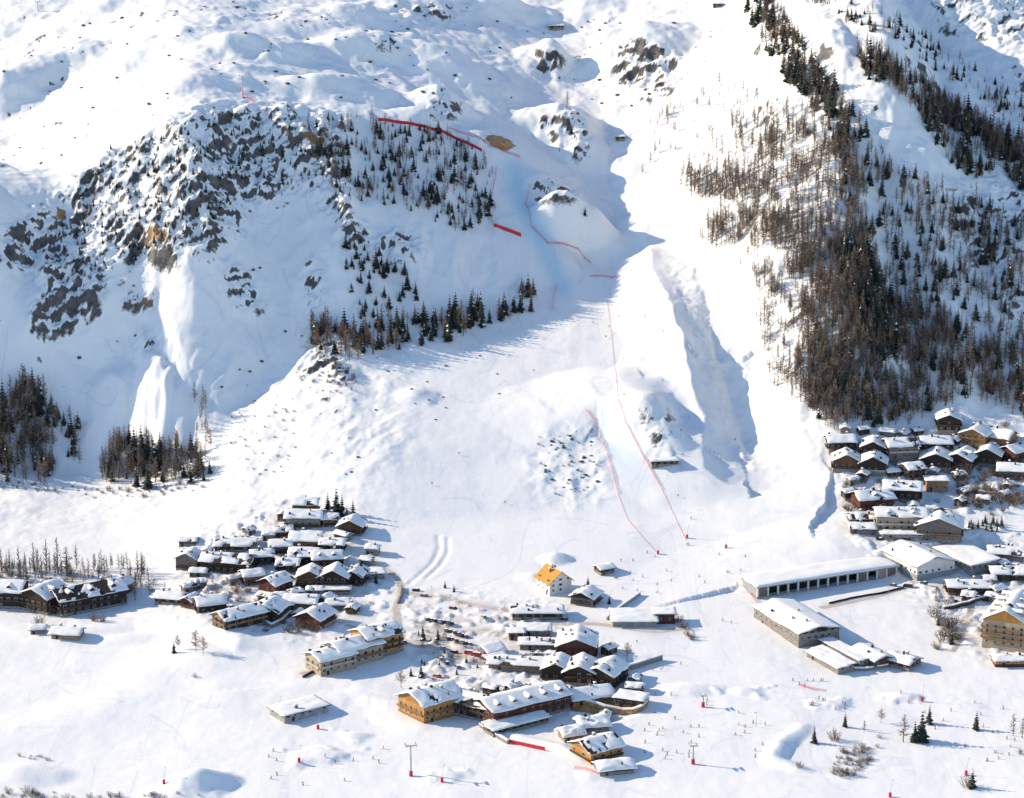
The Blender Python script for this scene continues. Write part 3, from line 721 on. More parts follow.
Bd('house in the middle of the cluster with several roof vents', 305, 562, 15, 12, 5.4, -4, 'dark', .42, group=VN, dormers=2, chim=2)
Bd('house with twin dormers above the two dark gables', 327, 563, 15, 11, 5.2, 8, 'dark', .48, group=VN, dormers=2)
Bd('low house with two dark vents wedged under the middle houses', 289, 570, 11, 9, 4.4, -4, 'dark', .40, group=VN, chim=2)
Bd('dark chalet with a wide front gable, first of a side by side pair', 311, 584, 12, 13, 6.2, 88, 'brown', .50, group=VN, chim=1)
Bd('darker chalet with a wide front gable, second of a side by side pair', 335, 585, 13, 15, 6.8, 84, 'dark', .50, group=VN, chim=0)
Bd('shaded chalet with a steep side roof next to the paired gables', 356, 583, 12, 9, 6, 75, 'dark', .55, group=VN)
Bd('low brown garage under the paired gables', 336, 593, 14, 5, 2.6, 0, 'brown', .1, rows=1, balc=0, chim=0, roof='flat', cat='garage', name='garage', group=VN)
Bd('two-storey house in the gap between long house and red-walled chalet', 252, 582, 10, 9, 5, 20, 'grey_timber', .42, group=VN)
Bd('flat-roofed annexe at the outer edge of the cluster by the slope', 372, 577, 12, 8, 3, 10, 'grey', .1, roof='flat', rows=1, balc=0, chim=0, cat='annexe', name='annexe')
g2 = 'chalets below the upper village'
Bd('little house with a red gable at the foot of the bare tree', 191, 605, 8, 7, 4.0, 60, 'red', .5, group=g2, chim=0)
Bd('low dark house next to the red-gabled little house', 171, 601, 14, 9, 3.6, -14, 'dark', .35, rows=1, balc=0, group=g2)
Bd('dark house half hidden by dark trees at the path bend', 210, 609, 14, 12, 5.4, 20, 'dark', .42, group=g2)
Bd('long dark lodge with pale balcony lines and a tan end', 240, 624, 24, 13, 7, 38, 'dark', .42, group=g2, gable='honey', chim=2, rail='railhoney', cat='lodge', name='lodge')
Bd('almost black chalet behind a curved terrace wall', 270, 617, 14, 15, 6.4, 70, 'dark', .42, group=g2, win=True)
Bd('chalet with a red-brown gable over a pale ground floor', 316, 624, 15, 14, 5.4, 62, 'red', .45, base='beige', base_h=2.6, group=g2)
Bd('wide snow roof with no visible wall, uphill of the red-brown gable', 302, 605, 16, 12, 3.4, -6, 'grey_timber', .35, rows=1, balc=0, group=g2)
Bd('small roof nearly buried in snow behind the red-brown gable', 338, 607, 11, 8, 2.8, 6, 'grey_timber', .35, rows=1, balc=0, chim=1, group=g2)
g3 = 'stepped apartment building above the shaded hollow'
Bd('beige lower section of the stepped apartment building', 331, 668, 20, 14, 7.5, 36, 'beige', .36, base='beige', group=g3, cat='apartments', name='apartment_building', chim=0, rail='frame')
Bd('long middle section of the stepped apartment building, beige with wooden balconies', 354, 659, 24, 15, 8.5, 36, 'beige', .36, base='beige', group=g3, cat='apartments', name='apartment_building', chim=1, rail='railhoney')
Bd('upper end of the stepped apartment building, ochre and dark timber', 377, 651, 20, 16, 10.5, 36, 'ochre', .36, base='stone', group=g3, cat='apartments', name='apartment_building', dormers=1, rail='rail')
Bd('grey flat lift station half buried in a snow mound', 299, 713, 23, 13, 3.4, 36, 'grey', .05, base='grey', roof='flat', rows=1, balc=0, chim=2, snow=.5, cat='lift station', name='lift_station')
# centre
Bd('tall orange and ochre chalet block with a single white roof, below the hollow', 431, 712, 23, 19, 8.6, 40, 'ochre', .40, base='honey', gable='honey', cat='apartments', name='apartment_building', dormers=0, chim=2, rail='railhoney')
g4 = 'dark L-shaped hotel next to the orange block'
Bd('shaded dark wing of the L-shaped hotel, against the orange block', 470, 712, 30, 14, 7.0, -33, 'dark', .36, group=g4, cat='hotel', name='hotel', chim=2)
Bd('long wine-red and black wing of the L-shaped hotel with rows of balconies', 522, 712, 42, 18, 8.0, 33, 'red', .36, group=g4, cat='hotel', name='hotel', dormers=5, chim=2, rail='rail')
Bd('low snow-roofed front terrace of the L-shaped hotel', 516, 727, 30, 8, 3.0, 34, 'dark', .12, roof='shed', rows=1, balc=0, chim=0, cat='terrace', name='covered_terrace')
Bd('low tan shop row along the sanded road', 517, 668, 26, 11, 3.4, -8, 'honey', .22, rows=1, balc=0, chim=3, cat='shops', name='shop_row')
g5 = 'row of dark gabled chalets beside the shaded square'
Bd('dark gabled chalet at the road end of the three in a row', 558, 676, 15, 13, 6.2, 80, 'dark', .46, group=g5, rail='rail')
Bd('middle one of three dark gabled chalets in a row', 581, 679, 17, 14, 6.6, 82, 'dark', .46, group=g5)
Bd('outer one of three dark gabled chalets, beside the shaded square', 606, 680, 17, 15, 6.2, 62, 'dark', .42, group=g5)
Bd('big brown chalet with a broad boarded gable in the village centre', 577, 654, 20, 18, 7.6, 86, 'red', .40, gable='brown', chim=1, base_h=3.0, base='dark')
Bd('house with a bright orange roof side and white gable', 554, 590, 14, 13, 7.0, 118, 'white', .80, base='white', bare='shingle', snow=.6, gable='', balc=0, rows=3, chim=1, cat='house', name='house')
Bd('long hall with a flat-looking snow roof and dark shop windows', 537, 615, 25, 12, 3.6, 1, 'dark', .22, rows=1, balc=0, chim=1, cat='hall', name='hall')
Bd('small red-brown hut with a dark side at the end of a low shed', 516, 638, 7, 6, 3.6, 4, 'red', .1, roof='flat', rows=1, balc=0, chim=0, snow=.4, cat='hut', name='hut')
Bd('long low shed in front of the big brown chalet', 545, 647, 24, 9, 2.8, -3, 'grey_timber', .15, rows=1, balc=0, chim=2, cat='shed', name='shed')
Bd('snow-roofed lean-to beside the red-brown hut', 537, 634, 13, 7, 3, 0, 'grey', .12, roof='shed', rows=1, balc=0, chim=0, cat='lean-to', name='lean_to')
Bd('small shaded chalet behind the orange-roofed house', 586, 602, 12, 12, 4.6, 66, 'grey_timber', .42, gable='dark')
Bd('little purple-roofed hut above the blue shaded yard', 604, 572, 8, 7, 3.2, 30, 'dark', .3, rows=1, balc=0, chim=0, snow=.35, cat='hut', name='hut')
Bd('low white terminal hall beside the maroon cabin', 634, 622, 22, 13, 2.8, 1, 'grey', .14, rows=1, balc=0, chim=0, roof='shed', base='grey', cat='hall', name='hall', door=False)
Bd('maroon box-shaped cabin at the end of the low white hall', 664, 621, 10, 8, 5.2, 1, 'red', .1, roof='flat', rows=1, balc=0, chim=0, base='red', cat='cabin', name='cabin')
Bd('dark red kiosk with a slanted snow roof by the road', 494, 656, 9, 5, 3.4, 30, 'red', .3, roof='shed', rows=1, balc=0, chim=0, snow=.4, cat='kiosk', name='kiosk')
Bd('second dark red kiosk, just downhill of its slanted twin', 497, 664, 10, 4.5, 2.8, 32, 'red', .2, roof='shed', rows=1, balc=0, chim=0, snow=.4, cat='kiosk', name='kiosk')
Bd('low ochre chalet with a steep white roof at the shaded square', 588, 699, 20, 13, 3.2, 20, 'honey', .42, rows=1, balc=0, chim=1, base='ochre', base_h=.8)
Bd('brown round-ended pavilion next to the ochre chalet', 632, 704, 13, 9, 4.4, -20, 'brown', .2, roof='flat', rows=1, balc=0, chim=0, base='ochre', cat='pavilion', name='pavilion')
Bd('lowest chalet of the village, big pale roof and ochre front', 597, 754, 17, 15, 5.0, 33, 'ochre', .40, gable='honey', base='ochre', chim=1)
Bd('small round-roofed hut beside the lowest chalet', 571, 738, 9, 8, 3.0, 20, 'honey', .35, rows=1, balc=0, chim=0, snow=1.3, cat='hut', name='hut')
Bd('domed snow-capped hut between hotel terrace and lowest chalet', 592, 729, 13, 10, 3.2, 12, 'grey_timber', .3, rows=1, balc=0, chim=1, snow=1.5, cat='hut', name='hut')
Bd('low snow-heaped cabin in front of the lowest chalet', 614, 770, 15, 9, 2.6, 14, 'dark', .3, rows=1, balc=0, chim=0, snow=1.1, cat='cabin', name='cabin')
# sports centre and lift buildings
Bd('large hall with two white roof slopes and a dark glazed end', 796, 629, 44, 23, 6.8, -66, 'stone', .20, base='stone', gable='dark', base_h=3, rows=2, balc=0, chim=0, snow=.6, cat='sports hall', name='sports_hall', framemat='metal')
Bd('long stone and glass corridor along the big white hall', 845, 657, 32, 6, 4.2, -62, 'stone', .1, roof='flat', rows=1, balc=0, chim=0, snow=.25, cat='corridor', name='corridor_building')
Bd('narrow white-roofed shelter in front of the stone corridor', 830, 664, 26, 9, 3, -62, 'stone', .1, roof='shed', rows=1, balc=0, chim=0, cat='shelter', name='shelter')
Bd('white-roofed lodge with a dark shaded end, beside the corridor', 872, 661, 19, 12, 4.2, -60, 'brown', .3, rows=1, balc=0, chim=0, cat='lodge', name='lodge')
Bd('small white-roofed lodge ringed by a wall, last below the sports hall', 902, 665, 14, 11, 3.6, -40, 'red', .3, rows=1, balc=0, chim=1, cat='lodge', name='lodge')
Bd('pale hall with a glazed grey gable and a large white roof', 918, 566, 32, 24, 6.0, -64, 'white', .30, base='grey', rows=1, balc=0, chim=0, cat='hall', name='hall', framemat='metal', snow=.6)
Bd('shed-roofed hall beside the glazed gable hall', 966, 559, 34, 18, 4.0, -64, 'grey', .06, roof='shed', base='grey', rows=1, balc=0, chim=0, cat='hall', name='hall', snow=.6)
g6 = 'large apartment houses below the hillside hamlet'
Bd('beige apartment house with an orange corner and long balconies', 900, 526, 27, 15, 8.6, -3, 'beige', .36, base='ochre', group=g6, cat='apartments', name='apartment_building', rail='frame', chim=2, dormers=2)
Bd('grey-brown apartment house with a broad front gable', 939, 534, 20, 24, 8.6, 78, 'grey_timber', .38, base='stone', group=g6, cat='apartments', name='apartment_building', rail='railhoney', chim=2)
Bd('reddish chalet block behind the beige apartment house', 872, 504, 20, 14, 6.0, 14, 'red', .42, group=g6, cat='chalet', chim=2, dormers=1)
Bd('dark chalet block with an arched snowy roof under the hamlet', 902, 495, 20, 14, 6.0, -10, 'dark', .42, group=g6, chim=2, dormers=2)
Bd('low snow-covered house at the outer corner of the apartment houses', 862, 520, 15, 10, 3.6, 4, 'dark', .32, rows=1, balc=0, group=g6, chim=2)
Bd('smallest low house at the roadside below the reddish chalet block', 862, 531, 13, 9, 3.0, -4, 'grey_timber', .3, rows=1, balc=0, group=g6)
Bd('long garage with a snow roof in front of the beige apartments', 902, 537, 22, 6, 2.8, -2, 'grey', .1, roof='flat', rows=1, balc=0, chim=0, cat='garage', name='garage')
g7 = 'chalets of the hillside hamlet under the forest'
Bd('hamlet chalet nearest the open slope, dark under a smooth roof', 840, 445, 15, 12, 5.2, 4, 'dark', .42, group=g7)
Bd('second hamlet chalet from the open slope in the upper row', 873, 449, 16, 13, 5.2, 80, 'dark', .46, group=g7)
Bd('beige and brown hamlet chalet with stacked balconies', 900, 452, 17, 14, 7.6, 8, 'grey_timber', .42, group=g7, rail='frame')
Bd('hamlet chalet with a smooth roof and a pale middle gable', 935, 447, 17, 12, 4.8, 0, 'dark', .42, group=g7, gable='grey_timber', chim=1)
Bd('tall dark chalet standing highest, right against the dark forest', 948, 427, 14, 13, 7.8, 84, 'dark', .42, group=g7, chim=2)
Bd('honey-coloured chalet with a sunlit orange end wall', 977, 438, 18, 15, 6.6, 62, 'honey', .42, group=g7, chim=1, rail='railhoney')
Bd('ochre and dark chalet joined behind the honey-coloured one', 999, 442, 16, 15, 6.0, -32, 'honey', .42, group=g7, chim=1)
Bd('reddish chalet cut by the photo edge in the hamlet', 1015, 455, 16, 13, 5.4, 40, 'red', .42, group=g7)
Bd('lower hamlet chalet with a brown gable, nearest the open slope', 846, 466, 15, 15, 5.6, 84, 'brown', .50, group=g7, chim=0)
Bd('lower hamlet chalet with a black gable and pale balcony', 873, 468, 16, 15, 5.8, 80, 'dark', .50, group=g7, rail='frame', chim=0)
Bd('dark hamlet chalet with a broad low gable, first of three in line', 936, 461, 19, 17, 5.2, 78, 'dark', .40, group=g7, chim=0)
Bd('dark hamlet chalet with an uneven roof, second of three in line', 962, 461, 18, 15, 5.6, 62, 'dark', .44, group=g7, dormers=1)
Bd('dark hamlet chalet with a peaked roof, third of three in line', 989, 458, 17, 15, 5.8, 70, 'dark', .48, group=g7, chim=1)
Bd('narrow tower-like house with a square white roof in the hamlet', 912, 477, 10, 11, 6.6, 20, 'dark', .34, group=g7, chim=0)
Bd('brown timber house with a flat snow roof below the hamlet', 936, 488, 12, 9, 6.0, 0, 'honey', .1, roof='flat', group=g7, balc=0, chim=0, rail='railhoney')
Bd('snow-covered house among bare bushes at the hamlet edge', 1014, 475, 18, 13, 4.4, -10, 'grey_timber', .4, group=g7)
g8 = 'buildings beside the tall white-roofed block'
Bd('tall block with a steep dotted white roof and an ochre end wall', 1011, 639, 34, 21, 15, 66, 'beige', .55, base='beige', base_h=2.5, gable='ochre', cat='apartments', name='apartment_building', dormers=4, chim=3, rail='railhoney')
Bd('low cabin with a glowing orange and red wall by the trees', 1014, 664, 20, 8, 3.2, 2, 'ochre', .2, rows=1, balc=0, chim=0, base='red', cat='cabin', name='cabin', group=g8)
Bd('long brown house behind the grey bare trees', 968, 590, 22, 11, 4.0, -2, 'brown', .35, rows=1, balc=1, chim=2, group=g8)
Bd('dark house behind the tall white-roofed block', 1012, 578, 22, 11, 4.2, -4, 'brown', .35, rows=1, balc=1, chim=2, group=g8)
Bd('white-roofed house between the shed-roofed hall and the photo edge', 1006, 556, 18, 12, 3.4, -12, 'grey_timber', .35, rows=1, balc=0, chim=1, group=g8)
# huts on the slopes
Bd('dark avalanche-proof hut alone on the lower race slope', 664, 463, 15, 6, 3.2, 7, 'dark', .1, roof='flat', rows=1, balc=0, chim=0, snow=.9, cat='hut', name='hut')
Bd('small brown refuge high on the sunny plateau', 556, 28, 11, 6, 3.0, 3, 'brown', .25, rows=1, balc=0, chim=0, snow=.5, cat='hut', name='hut')
Bd('tiny dark hut at the top edge beside the forest rib', 717, 7, 6, 4, 2.8, 0, 'dark', .2, rows=1, balc=0, chim=0, snow=.3, cat='hut', name='hut')
Bd('small timing hut by the race piste under the top knoll', 620, 139, 6, 4, 2.8, 0, 'dark', .2, rows=1, balc=0, chim=0, snow=.3, cat='hut', name='hut')

# sheds and outbuildings squeezed between the houses
rs = random.Random(3)
def sheds(poly, n, label, grp):
    mk = poly_mask(poly, 0); xs, ys = np.nonzero(mk.T > .5); k = 0
    for _ in range(n*60):
        if k >= n: break
        q = rs.randrange(len(xs)); px, py = xs[q]*2-63, ys[q]*2-39; p = ground(px, py)
        if any((p[0]-x)**2+(p[1]-y)**2 < (r*.8+4)**2 for x, y, r in BPOS): continue
        k += 1
        Bd(label, px, py, rs.uniform(5, 9), rs.uniform(4, 6), rs.uniform(2.2, 3.6), rs.uniform(-40, 90), rs.choice(('dark', 'brown', 'grey_timber', 'stone')), rs.uniform(.3, .45), rows=1, balc=0, chim=rs.choice((0, 0, 1)), snow=rs.uniform(.4, .9), base_h=.4, over=.6, cat='shed', name='shed', group=grp)
sheds([(180, 550), (270, 520), (300, 500), (370, 535), (385, 585), (330, 632), (250, 605), (180, 600)], 22, 'small snow-covered shed squeezed between houses of the upper village', 'sheds of the upper village')
sheds([(830, 430), (1020, 430), (1022, 500), (850, 515)], 18, 'small snow-covered shed among the hillside hamlet chalets', 'sheds of the hillside hamlet')
sheds([(480, 655), (560, 628), (640, 650), (660, 700), (560, 740), (470, 690)], 10, 'small snow-covered shed among the central chalets', 'sheds among the central chalets')
sheds([(930, 570), (1020, 560), (1020, 610), (950, 615)], 7, 'small snow-covered shed near the long brown house', 'sheds near the long brown house')
# long gallery built into the slope: dark bays between pale piers under a flat snow roof
def gallery():
    a = ground(757, 599); b = ground(897, 574)
    d = np.array([b[0]-a[0], b[1]-a[1]]); Lg = float(np.hypot(*d)); rot = math.atan2(d[1], d[0]); c = (a+b)/2
    z = float(min(a[2], b[2]))*.5+c[2]*.5; h = 5.6
    o = thing('gallery', 'long gallery with dark bays between pale piers, built into the snow slope', 'gallery', (c[0], c[1], z), rot)
    hl = Lg/2; D = 15
    part('back_wall', MB().box(-hl, hl, D-.5, D, -4, h).box(-hl, -hl+.5, .6, D-.5, -4, h).box(hl-.5, hl, .6, D-.5, -4, h).mesh('back_wall', M['grey']), o)
    part('inner_wall', MB().box(-hl+.5, hl-.5, 5, 5.4, -4, h).mesh('inner_wall', M['dark']), o)
    part('plinth', MB().box(-hl, hl, -.3, .6, -5, .5).mesh('plinth', M['grey']), o)
    rf = part('roof', MB().box(-hl-.8, hl+.8, -1.2, D+.5, h, h+.6).mesh('roof', M['grey']), o)
    part('snow', snow_sheet(-hl-.9, hl+.9, -1.3, D+6, lambda x, y: h+.6+max(0, y-D)*-.1, 1.0, 50, 9), rf)
    n = 15; pm = MB().box(-.45, .45, -.2, .6, .5, h).mesh('pier', M['white'])
    for k in range(n): part('pier', pm, o, (-hl+.45+(2*hl-.9)*k/(n-1), 0, 0))
    for k in range(n-1):
        x = -hl+.45+(2*hl-.9)*(k+.5)/(n-1); w = (2*hl-.9)/(n-1)-1.0
        if k in (0, 10, 12, 13): part('panel', MB().box(-w/2, w/2, .1, .4, .5, h).mesh('panel', M['grey_timber' if k != 12 else 'beige']), o, (x, 0, 0))
        else: part('railing', MB().box(-w/2, w/2, .1, .2, 1.35, 1.45).box(-w/2, w/2, .1, .2, .85, .92).mesh('railing', M['metal']), o, (x, 0, 0))
gallery()
# stone and earth retaining walls
def wall_line(label, pts, h, t, m, cat='retaining wall', name='retaining_wall', cap=True):
    P = [ground(*p) for p in pts]; c = sum(P)/len(P)
    o = thing(name, label, cat, c)
    mb = MB(); sm = MB(); Q = []
    for a, b in zip(P[:-1], P[1:]):
        n = max(1, int(np.hypot(b[0]-a[0], b[1]-a[1])/4))
        for k in range(n): Q.append(a+(b-a)*k/n)
    Q.append(P[-1]); Q = [np.array([q[0], q[1], float(zat(q[0], q[1]))])-c for q in Q]
    for i, (a, b) in enumerate(zip(Q[:-1], Q[1:])):
        d = b-a; L_ = np.hypot(d[0], d[1]); nx, ny = -d[1]/L_*t/2, d[0]/L_*t/2
        e = .06 if i % 2 else 0
        for (w, z0, z1, bb) in ((1, -2, h+e, mb), (1.25, h+e+.002, h+.55+e, sm)):
            v = [(a[0]-nx*w, a[1]-ny*w), (b[0]-nx*w, b[1]-ny*w), (b[0]+nx*w, b[1]+ny*w), (a[0]+nx*w, a[1]+ny*w)]
            k = len(bb.v); za = (a[2], b[2], b[2], a[2])
            bb.v += [(x, y, z+z0) for (x, y), z in zip(v, za)]+[(x, y, z+z1) for (x, y), z in zip(v, za)]
            for q in ((3, 2, 1, 0), (4, 5, 6, 7), (0, 1, 5, 4), (1, 2, 6, 5), (2, 3, 7, 6), (3, 0, 4, 7)): bb.f.append(tuple(k+j for j in q)); bb.m.append(0)
    part('masonry', mb.mesh('masonry', M[m]), o)
    if cap: part('snow_cap', sm.mesh('snow_cap', M['snow']), o)
    return o
wall_line('dark stone wall running uphill from the shaded square', [(618, 673), (640, 667), (662, 660)], 2.6, 1.0, 'stone')
wall_line('curved ochre wall round the sunken square', [(528, 694), (542, 697), (556, 700), (572, 702), (590, 706), (606, 711), (622, 714), (633, 714), (641, 711), (646, 706), (648, 701)], 2.4, 1.2, 'earth')
wall_line('snow-topped wall at the foot of the dark hotel', [(480, 727), (498, 738), (508, 744)], 1.6, 1.0, 'stone')
wall_line('curved terrace wall round the almost black chalet', [(260, 622), (272, 628), (283, 622), (291, 615)], 2.0, 1.0, 'stone')
wall_line('straight dark wall below the long brown house', [(944, 610), (962, 606), (988, 600)], 1.8, .8, 'brown')
wall_line('low wall curving below the last lodges at the sports hall', [(842, 670), (865, 671), (888, 667)], 1.4, .8, 'stone')
wall_line('long thin fence wall across the snowfield beside the gallery road', [(829, 604), (850, 599), (880, 594), (904, 588)], .9, .4, 'dark', 'fence', 'fence', False)
wall_line('slanting wall of the terminal ramp above the maroon cabin', [(607, 620), (622, 608), (640, 595)], 1.6, .8, 'grey')
wall_line('stone parapet along the road bridge by the fork', [(402, 588), (401, 597), (398, 604)], 1.5, .8, 'stone', 'parapet', 'parapet', False)
wall_line('dark stair wall dropping to the beige apartment section', [(303, 678), (316, 671), (330, 664)], 1.1, .7, 'dark', cap=False)
# ------------------------------------------------------------------ trees
def tree_mat(name, cols, rough=.85):
    m, N, L, B = mat(name, rough, .1)
    gm = N.new('ShaderNodeNewGeometry'); n = nnode(N, 'ShaderNodeTexNoise', Scale=.22, Detail=3.0); L.new(gm.outputs['Position'], n.inputs['Vector'])
    L.new(ramp(N, L, n.outputs[0], [(.3, cols[0]), (.5, cols[1]), (.7, cols[2])]), B.inputs['Base Color'])
    return m
M['bark'] = tree_mat('tree_bark', [(.07, .05, .038), (.11, .08, .06), (.15, .12, .09)])
M['needles'] = tree_mat('spruce_needles', [(.026, .032, .026), (.042, .048, .038), (.075, .075, .055)])
M['larch'] = tree_mat('larch_twigs', [(.16, .113, .084), (.235, .168, .125), (.33, .245, .185)])
M['twig'] = tree_mat('bare_twigs', [(.16, .10, .066), (.24, .155, .105), (.33, .225, .155)])
M['greytwig'] = tree_mat('grey_bare_twigs', [(.13, .105, .088), (.19, .155, .13), (.27, .22, .18)])
def spruce_geo(seed, tiers=9, per=7, snow=.12):
    """unit-height fir: returns verts, faces, material index (0 bark, 1 needles, 2 snow)"""
    r = random.Random(seed); v = []; f = []; mi = []
    def add(pts, m):
        n = len(v); v.extend(pts); f.append(tuple(range(n, n+len(pts)))); mi.append(m)
    for k in range(5):
        a, b = 2*math.pi*k/5, 2*math.pi*(k+1)/5
        add([(.022*math.cos(a), .022*math.sin(a), -.08), (.022*math.cos(b), .022*math.sin(b), -.08), (.003*math.cos(b), .003*math.sin(b), .97), (.003*math.cos(a), .003*math.sin(a), .97)], 0)
    lean = (r.uniform(-.02, .02), r.uniform(-.02, .02))
    for t in range(tiers):
        u = t/(tiers-1); z = .12+.82*u; rad = (.215*(1-u)**.85+.015)*r.uniform(.85, 1.15)
        n = max(4, int(per*(1-.4*u)))
        for k in range(n):
            a = 2*math.pi*(k+r.random()*.8)/n; L_ = rad*r.uniform(.65, 1.2); w = .36*rad+.018; dz = -L_*r.uniform(.30, .60)
            c, s = math.cos(a), math.sin(a); ox, oy = lean[0]*z, lean[1]*z
            p0 = (ox, oy, z+.045); tip = (ox+c*L_, oy+s*L_, z+dz)
            pl = (ox+c*L_*.62-s*w, oy+s*L_*.62+c*w, z+dz*.72); pr = (ox+c*L_*.62+s*w, oy+s*L_*.62-c*w, z+dz*.72)
            m = 2 if r.random() < snow else 1
            add([p0, pl, tip, pr], m)
            if m == 2: add([(x, y, zz-.012) for x, y, zz in (p0, pl, tip, pr)], 1)
            add([(ox, oy, z-.03), tip, (ox+c*L_*.5, oy+s*L_*.5, z+dz*.6-.07*(1-u)-.012)], 1)
    add([(-.012, 0, .93), (.012, 0, .93), (lean[0], lean[1], 1.0)], 1); add([(0, -.012, .93), (0, .012, .93), (lean[0], lean[1], 1.0)], 1)
    return v, f, mi
def larch_geo(seed, nb=46, spread=.15, low=.18, tw=3, thick=.012, mroot=0, up=.35):
    """unit-height leafless conifer / poplar: trunk and many thin branches with twigs"""
    r = random.Random(seed); v = []; f = []; mi = []
    def add(pts, m):
        n = len(v); v.extend(pts); f.append(tuple(range(n, n+len(pts)))); mi.append(m)
    def rib(a, b, w, m):
        d = Vector(b)-Vector(a); s = d.cross(Vector((r.uniform(-1, 1), r.uniform(-1, 1), r.uniform(-.4, .4)))).normalized()*w
        add([tuple(Vector(a)-s), tuple(Vector(a)+s), tuple(b)], m)
    ln = (r.uniform(-.03, .03), r.uniform(-.03, .03))
    for k in range(5):
        a, b = 2*math.pi*k/5, 2*math.pi*(k+1)/5
        add([(.016*math.cos(a), .016*math.sin(a), -.08), (.016*math.cos(b), .016*math.sin(b), -.08), (ln[0]+.002*math.cos(b), ln[1]+.002*math.sin(b), 1), (ln[0]+.002*math.cos(a), ln[1]+.002*math.sin(a), 1)], 0)
    for k in range(nb):
        u = (k+r.random())/nb; z = low+(.97-low)*u
        L_ = spread*((1-u)**.7*.95+.12)*r.uniform(.6, 1.25); a = r.random()*6.283
        p = Vector((ln[0]*z, ln[1]*z, z)); q = p+Vector((math.cos(a)*L_, math.sin(a)*L_, L_*(up+r.uniform(-.3, .3))))
        rib(p, q, thick*.8, 1)
        for _ in range(tw):
            t = r.uniform(.3, 1); b0 = p.lerp(q, t); l2 = L_*r.uniform(.3, .6)
            rib(b0, b0+Vector((r.uniform(-1, 1), r.uniform(-1, 1), r.uniform(-.5, .7)))*l2, thick*.75, 1)
    return v, f, mi
def bush_geo(seed, ns=22, tw=4, wide=.75, thick=.016):
    r = random.Random(seed); v = []; f = []; mi = []
    def rib(a, b, w, m):
        d = Vector(b)-Vector(a); s = d.cross(Vector((r.uniform(-1, 1), r.uniform(-1, 1), .2))).normalized()*w
        n = len(v); v.extend([tuple(Vector(a)-s), tuple(Vector(a)+s), tuple(Vector(b)+s*.2), tuple(Vector(b)-s*.2)]); f.append((n, n+1, n+2, n+3)); mi.append(m)
    for k in range(ns):
        a = r.random()*6.283; t = r.random()**.6*wide; h = r.uniform(.5, 1)*(1-.35*t/wide)
        p = Vector((math.cos(a)*t*.3, math.sin(a)*t*.3, -.08)); q = Vector((math.cos(a)*t, math.sin(a)*t, h))
        rib(p, q, thick, 0)
        for _ in range(tw):
            u = r.uniform(.3, .95); b0 = p.lerp(q, u); l2 = r.uniform(.12, .32)
            rib(b0, b0+Vector((r.uniform(-1, 1), r.uniform(-1, 1), r.uniform(-.1, 1)))*l2, thick*.7, 1)
    return v, f, mi
def geo_mesh(name, g_, mats, only=None):
    v, f, mi = g_; me = bpy.data.meshes.new(name)
    if only is not None:
        keep = [i for i, m in enumerate(mi) if m in only]; used = {}
        nv = []; nf = []
        for i in keep:
            q = []
            for k in f[i]:
                if k not in used: used[k] = len(nv); nv.append(v[k])
                q.append(used[k])
            nf.append(tuple(q))
        v, f, mi = nv, nf, [mi[i] for i in keep]
    me.from_pydata(v, [], f)
    for m in mats: me.materials.append(m)
    me.polygons.foreach_set('material_index', mi); me.update(); return me
KIND = {
 'spruce': ([spruce_geo(k, 9, 7, .03) for k in range(5)], ('bark', 'needles', 'snow')),
 'larch': ([larch_geo(20+k, 58, .17, tw=4, thick=.0138) for k in range(6)], ('bark', 'larch')),
 'greylarch': ([larch_geo(40+k, 48, .15, tw=4, thick=.014) for k in range(4)], ('bark', 'greytwig')),
 'poplar': ([larch_geo(60+k, 54, .13, low=.08, up=1.2, tw=4, thick=.0125) for k in range(4)], ('bark', 'greytwig')),
 'bush': ([bush_geo(80+k, 30, 6, .8, .022) for k in range(4)], ('bark', 'twig')),
 'greybush': ([bush_geo(90+k, 24, 5, .75, .019) for k in range(3)], ('bark', 'greytwig')),
 'roundtree': ([larch_geo(70+k, 60, .34, low=.22, up=.7, tw=5, thick=.012) for k in range(3)], ('bark', 'twig')),
}
NAME = {'spruce': 'spruce_tree', 'larch': 'larch_tree', 'greylarch': 'larch_tree', 'poplar': 'poplar_tree', 'bush': 'bare_bush', 'greybush': 'bare_bush', 'roundtree': 'bare_tree'}
CATG = {'spruce': 'spruce', 'larch': 'larch', 'greylarch': 'larch', 'poplar': 'poplar', 'bush': 'bush', 'greybush': 'bush', 'roundtree': 'tree'}
_tm = {}
def tmesh(kind, k):
    if (kind, k) not in _tm: _tm[kind, k] = geo_mesh(NAME[kind], KIND[kind][0][k], [M[x] for x in KIND[kind][1]])
    return _tm[kind, k]
_tp = {}
def tparts(kind, k):
    if (kind, k) not in _tp:
        g_ = KIND[kind][0][k]; ms = [M[x] for x in KIND[kind][1]]
        _tp[kind, k] = (geo_mesh('trunk', g_, ms, (0,)), geo_mesh('crown', g_, ms, (1, 2)))
    return _tp[kind, k]
rt = random.Random(11)
def near_building(p, m=1.0):
    return any((p[0]-x)**2+(p[1]-y)**2 < (r*m)**2 for x, y, r in BPOS)
def single(kind, px, py, h, label, group=None, wide=1.0):
    p = ground(px, py); k = rt.randrange(len(KIND[kind][0])); a = rt.random()*6.28
    o = thing(NAME[kind], label, CATG[kind], p, a, group)
    t, c = tparts(kind, k)
    for nm, me in ((('trunk', t), ('crown', c)) if 'bush' not in kind else (('stems', t), ('twigs', c))):
        part(nm, me, o, scale=(h*wide, h*wide, h))
    return o
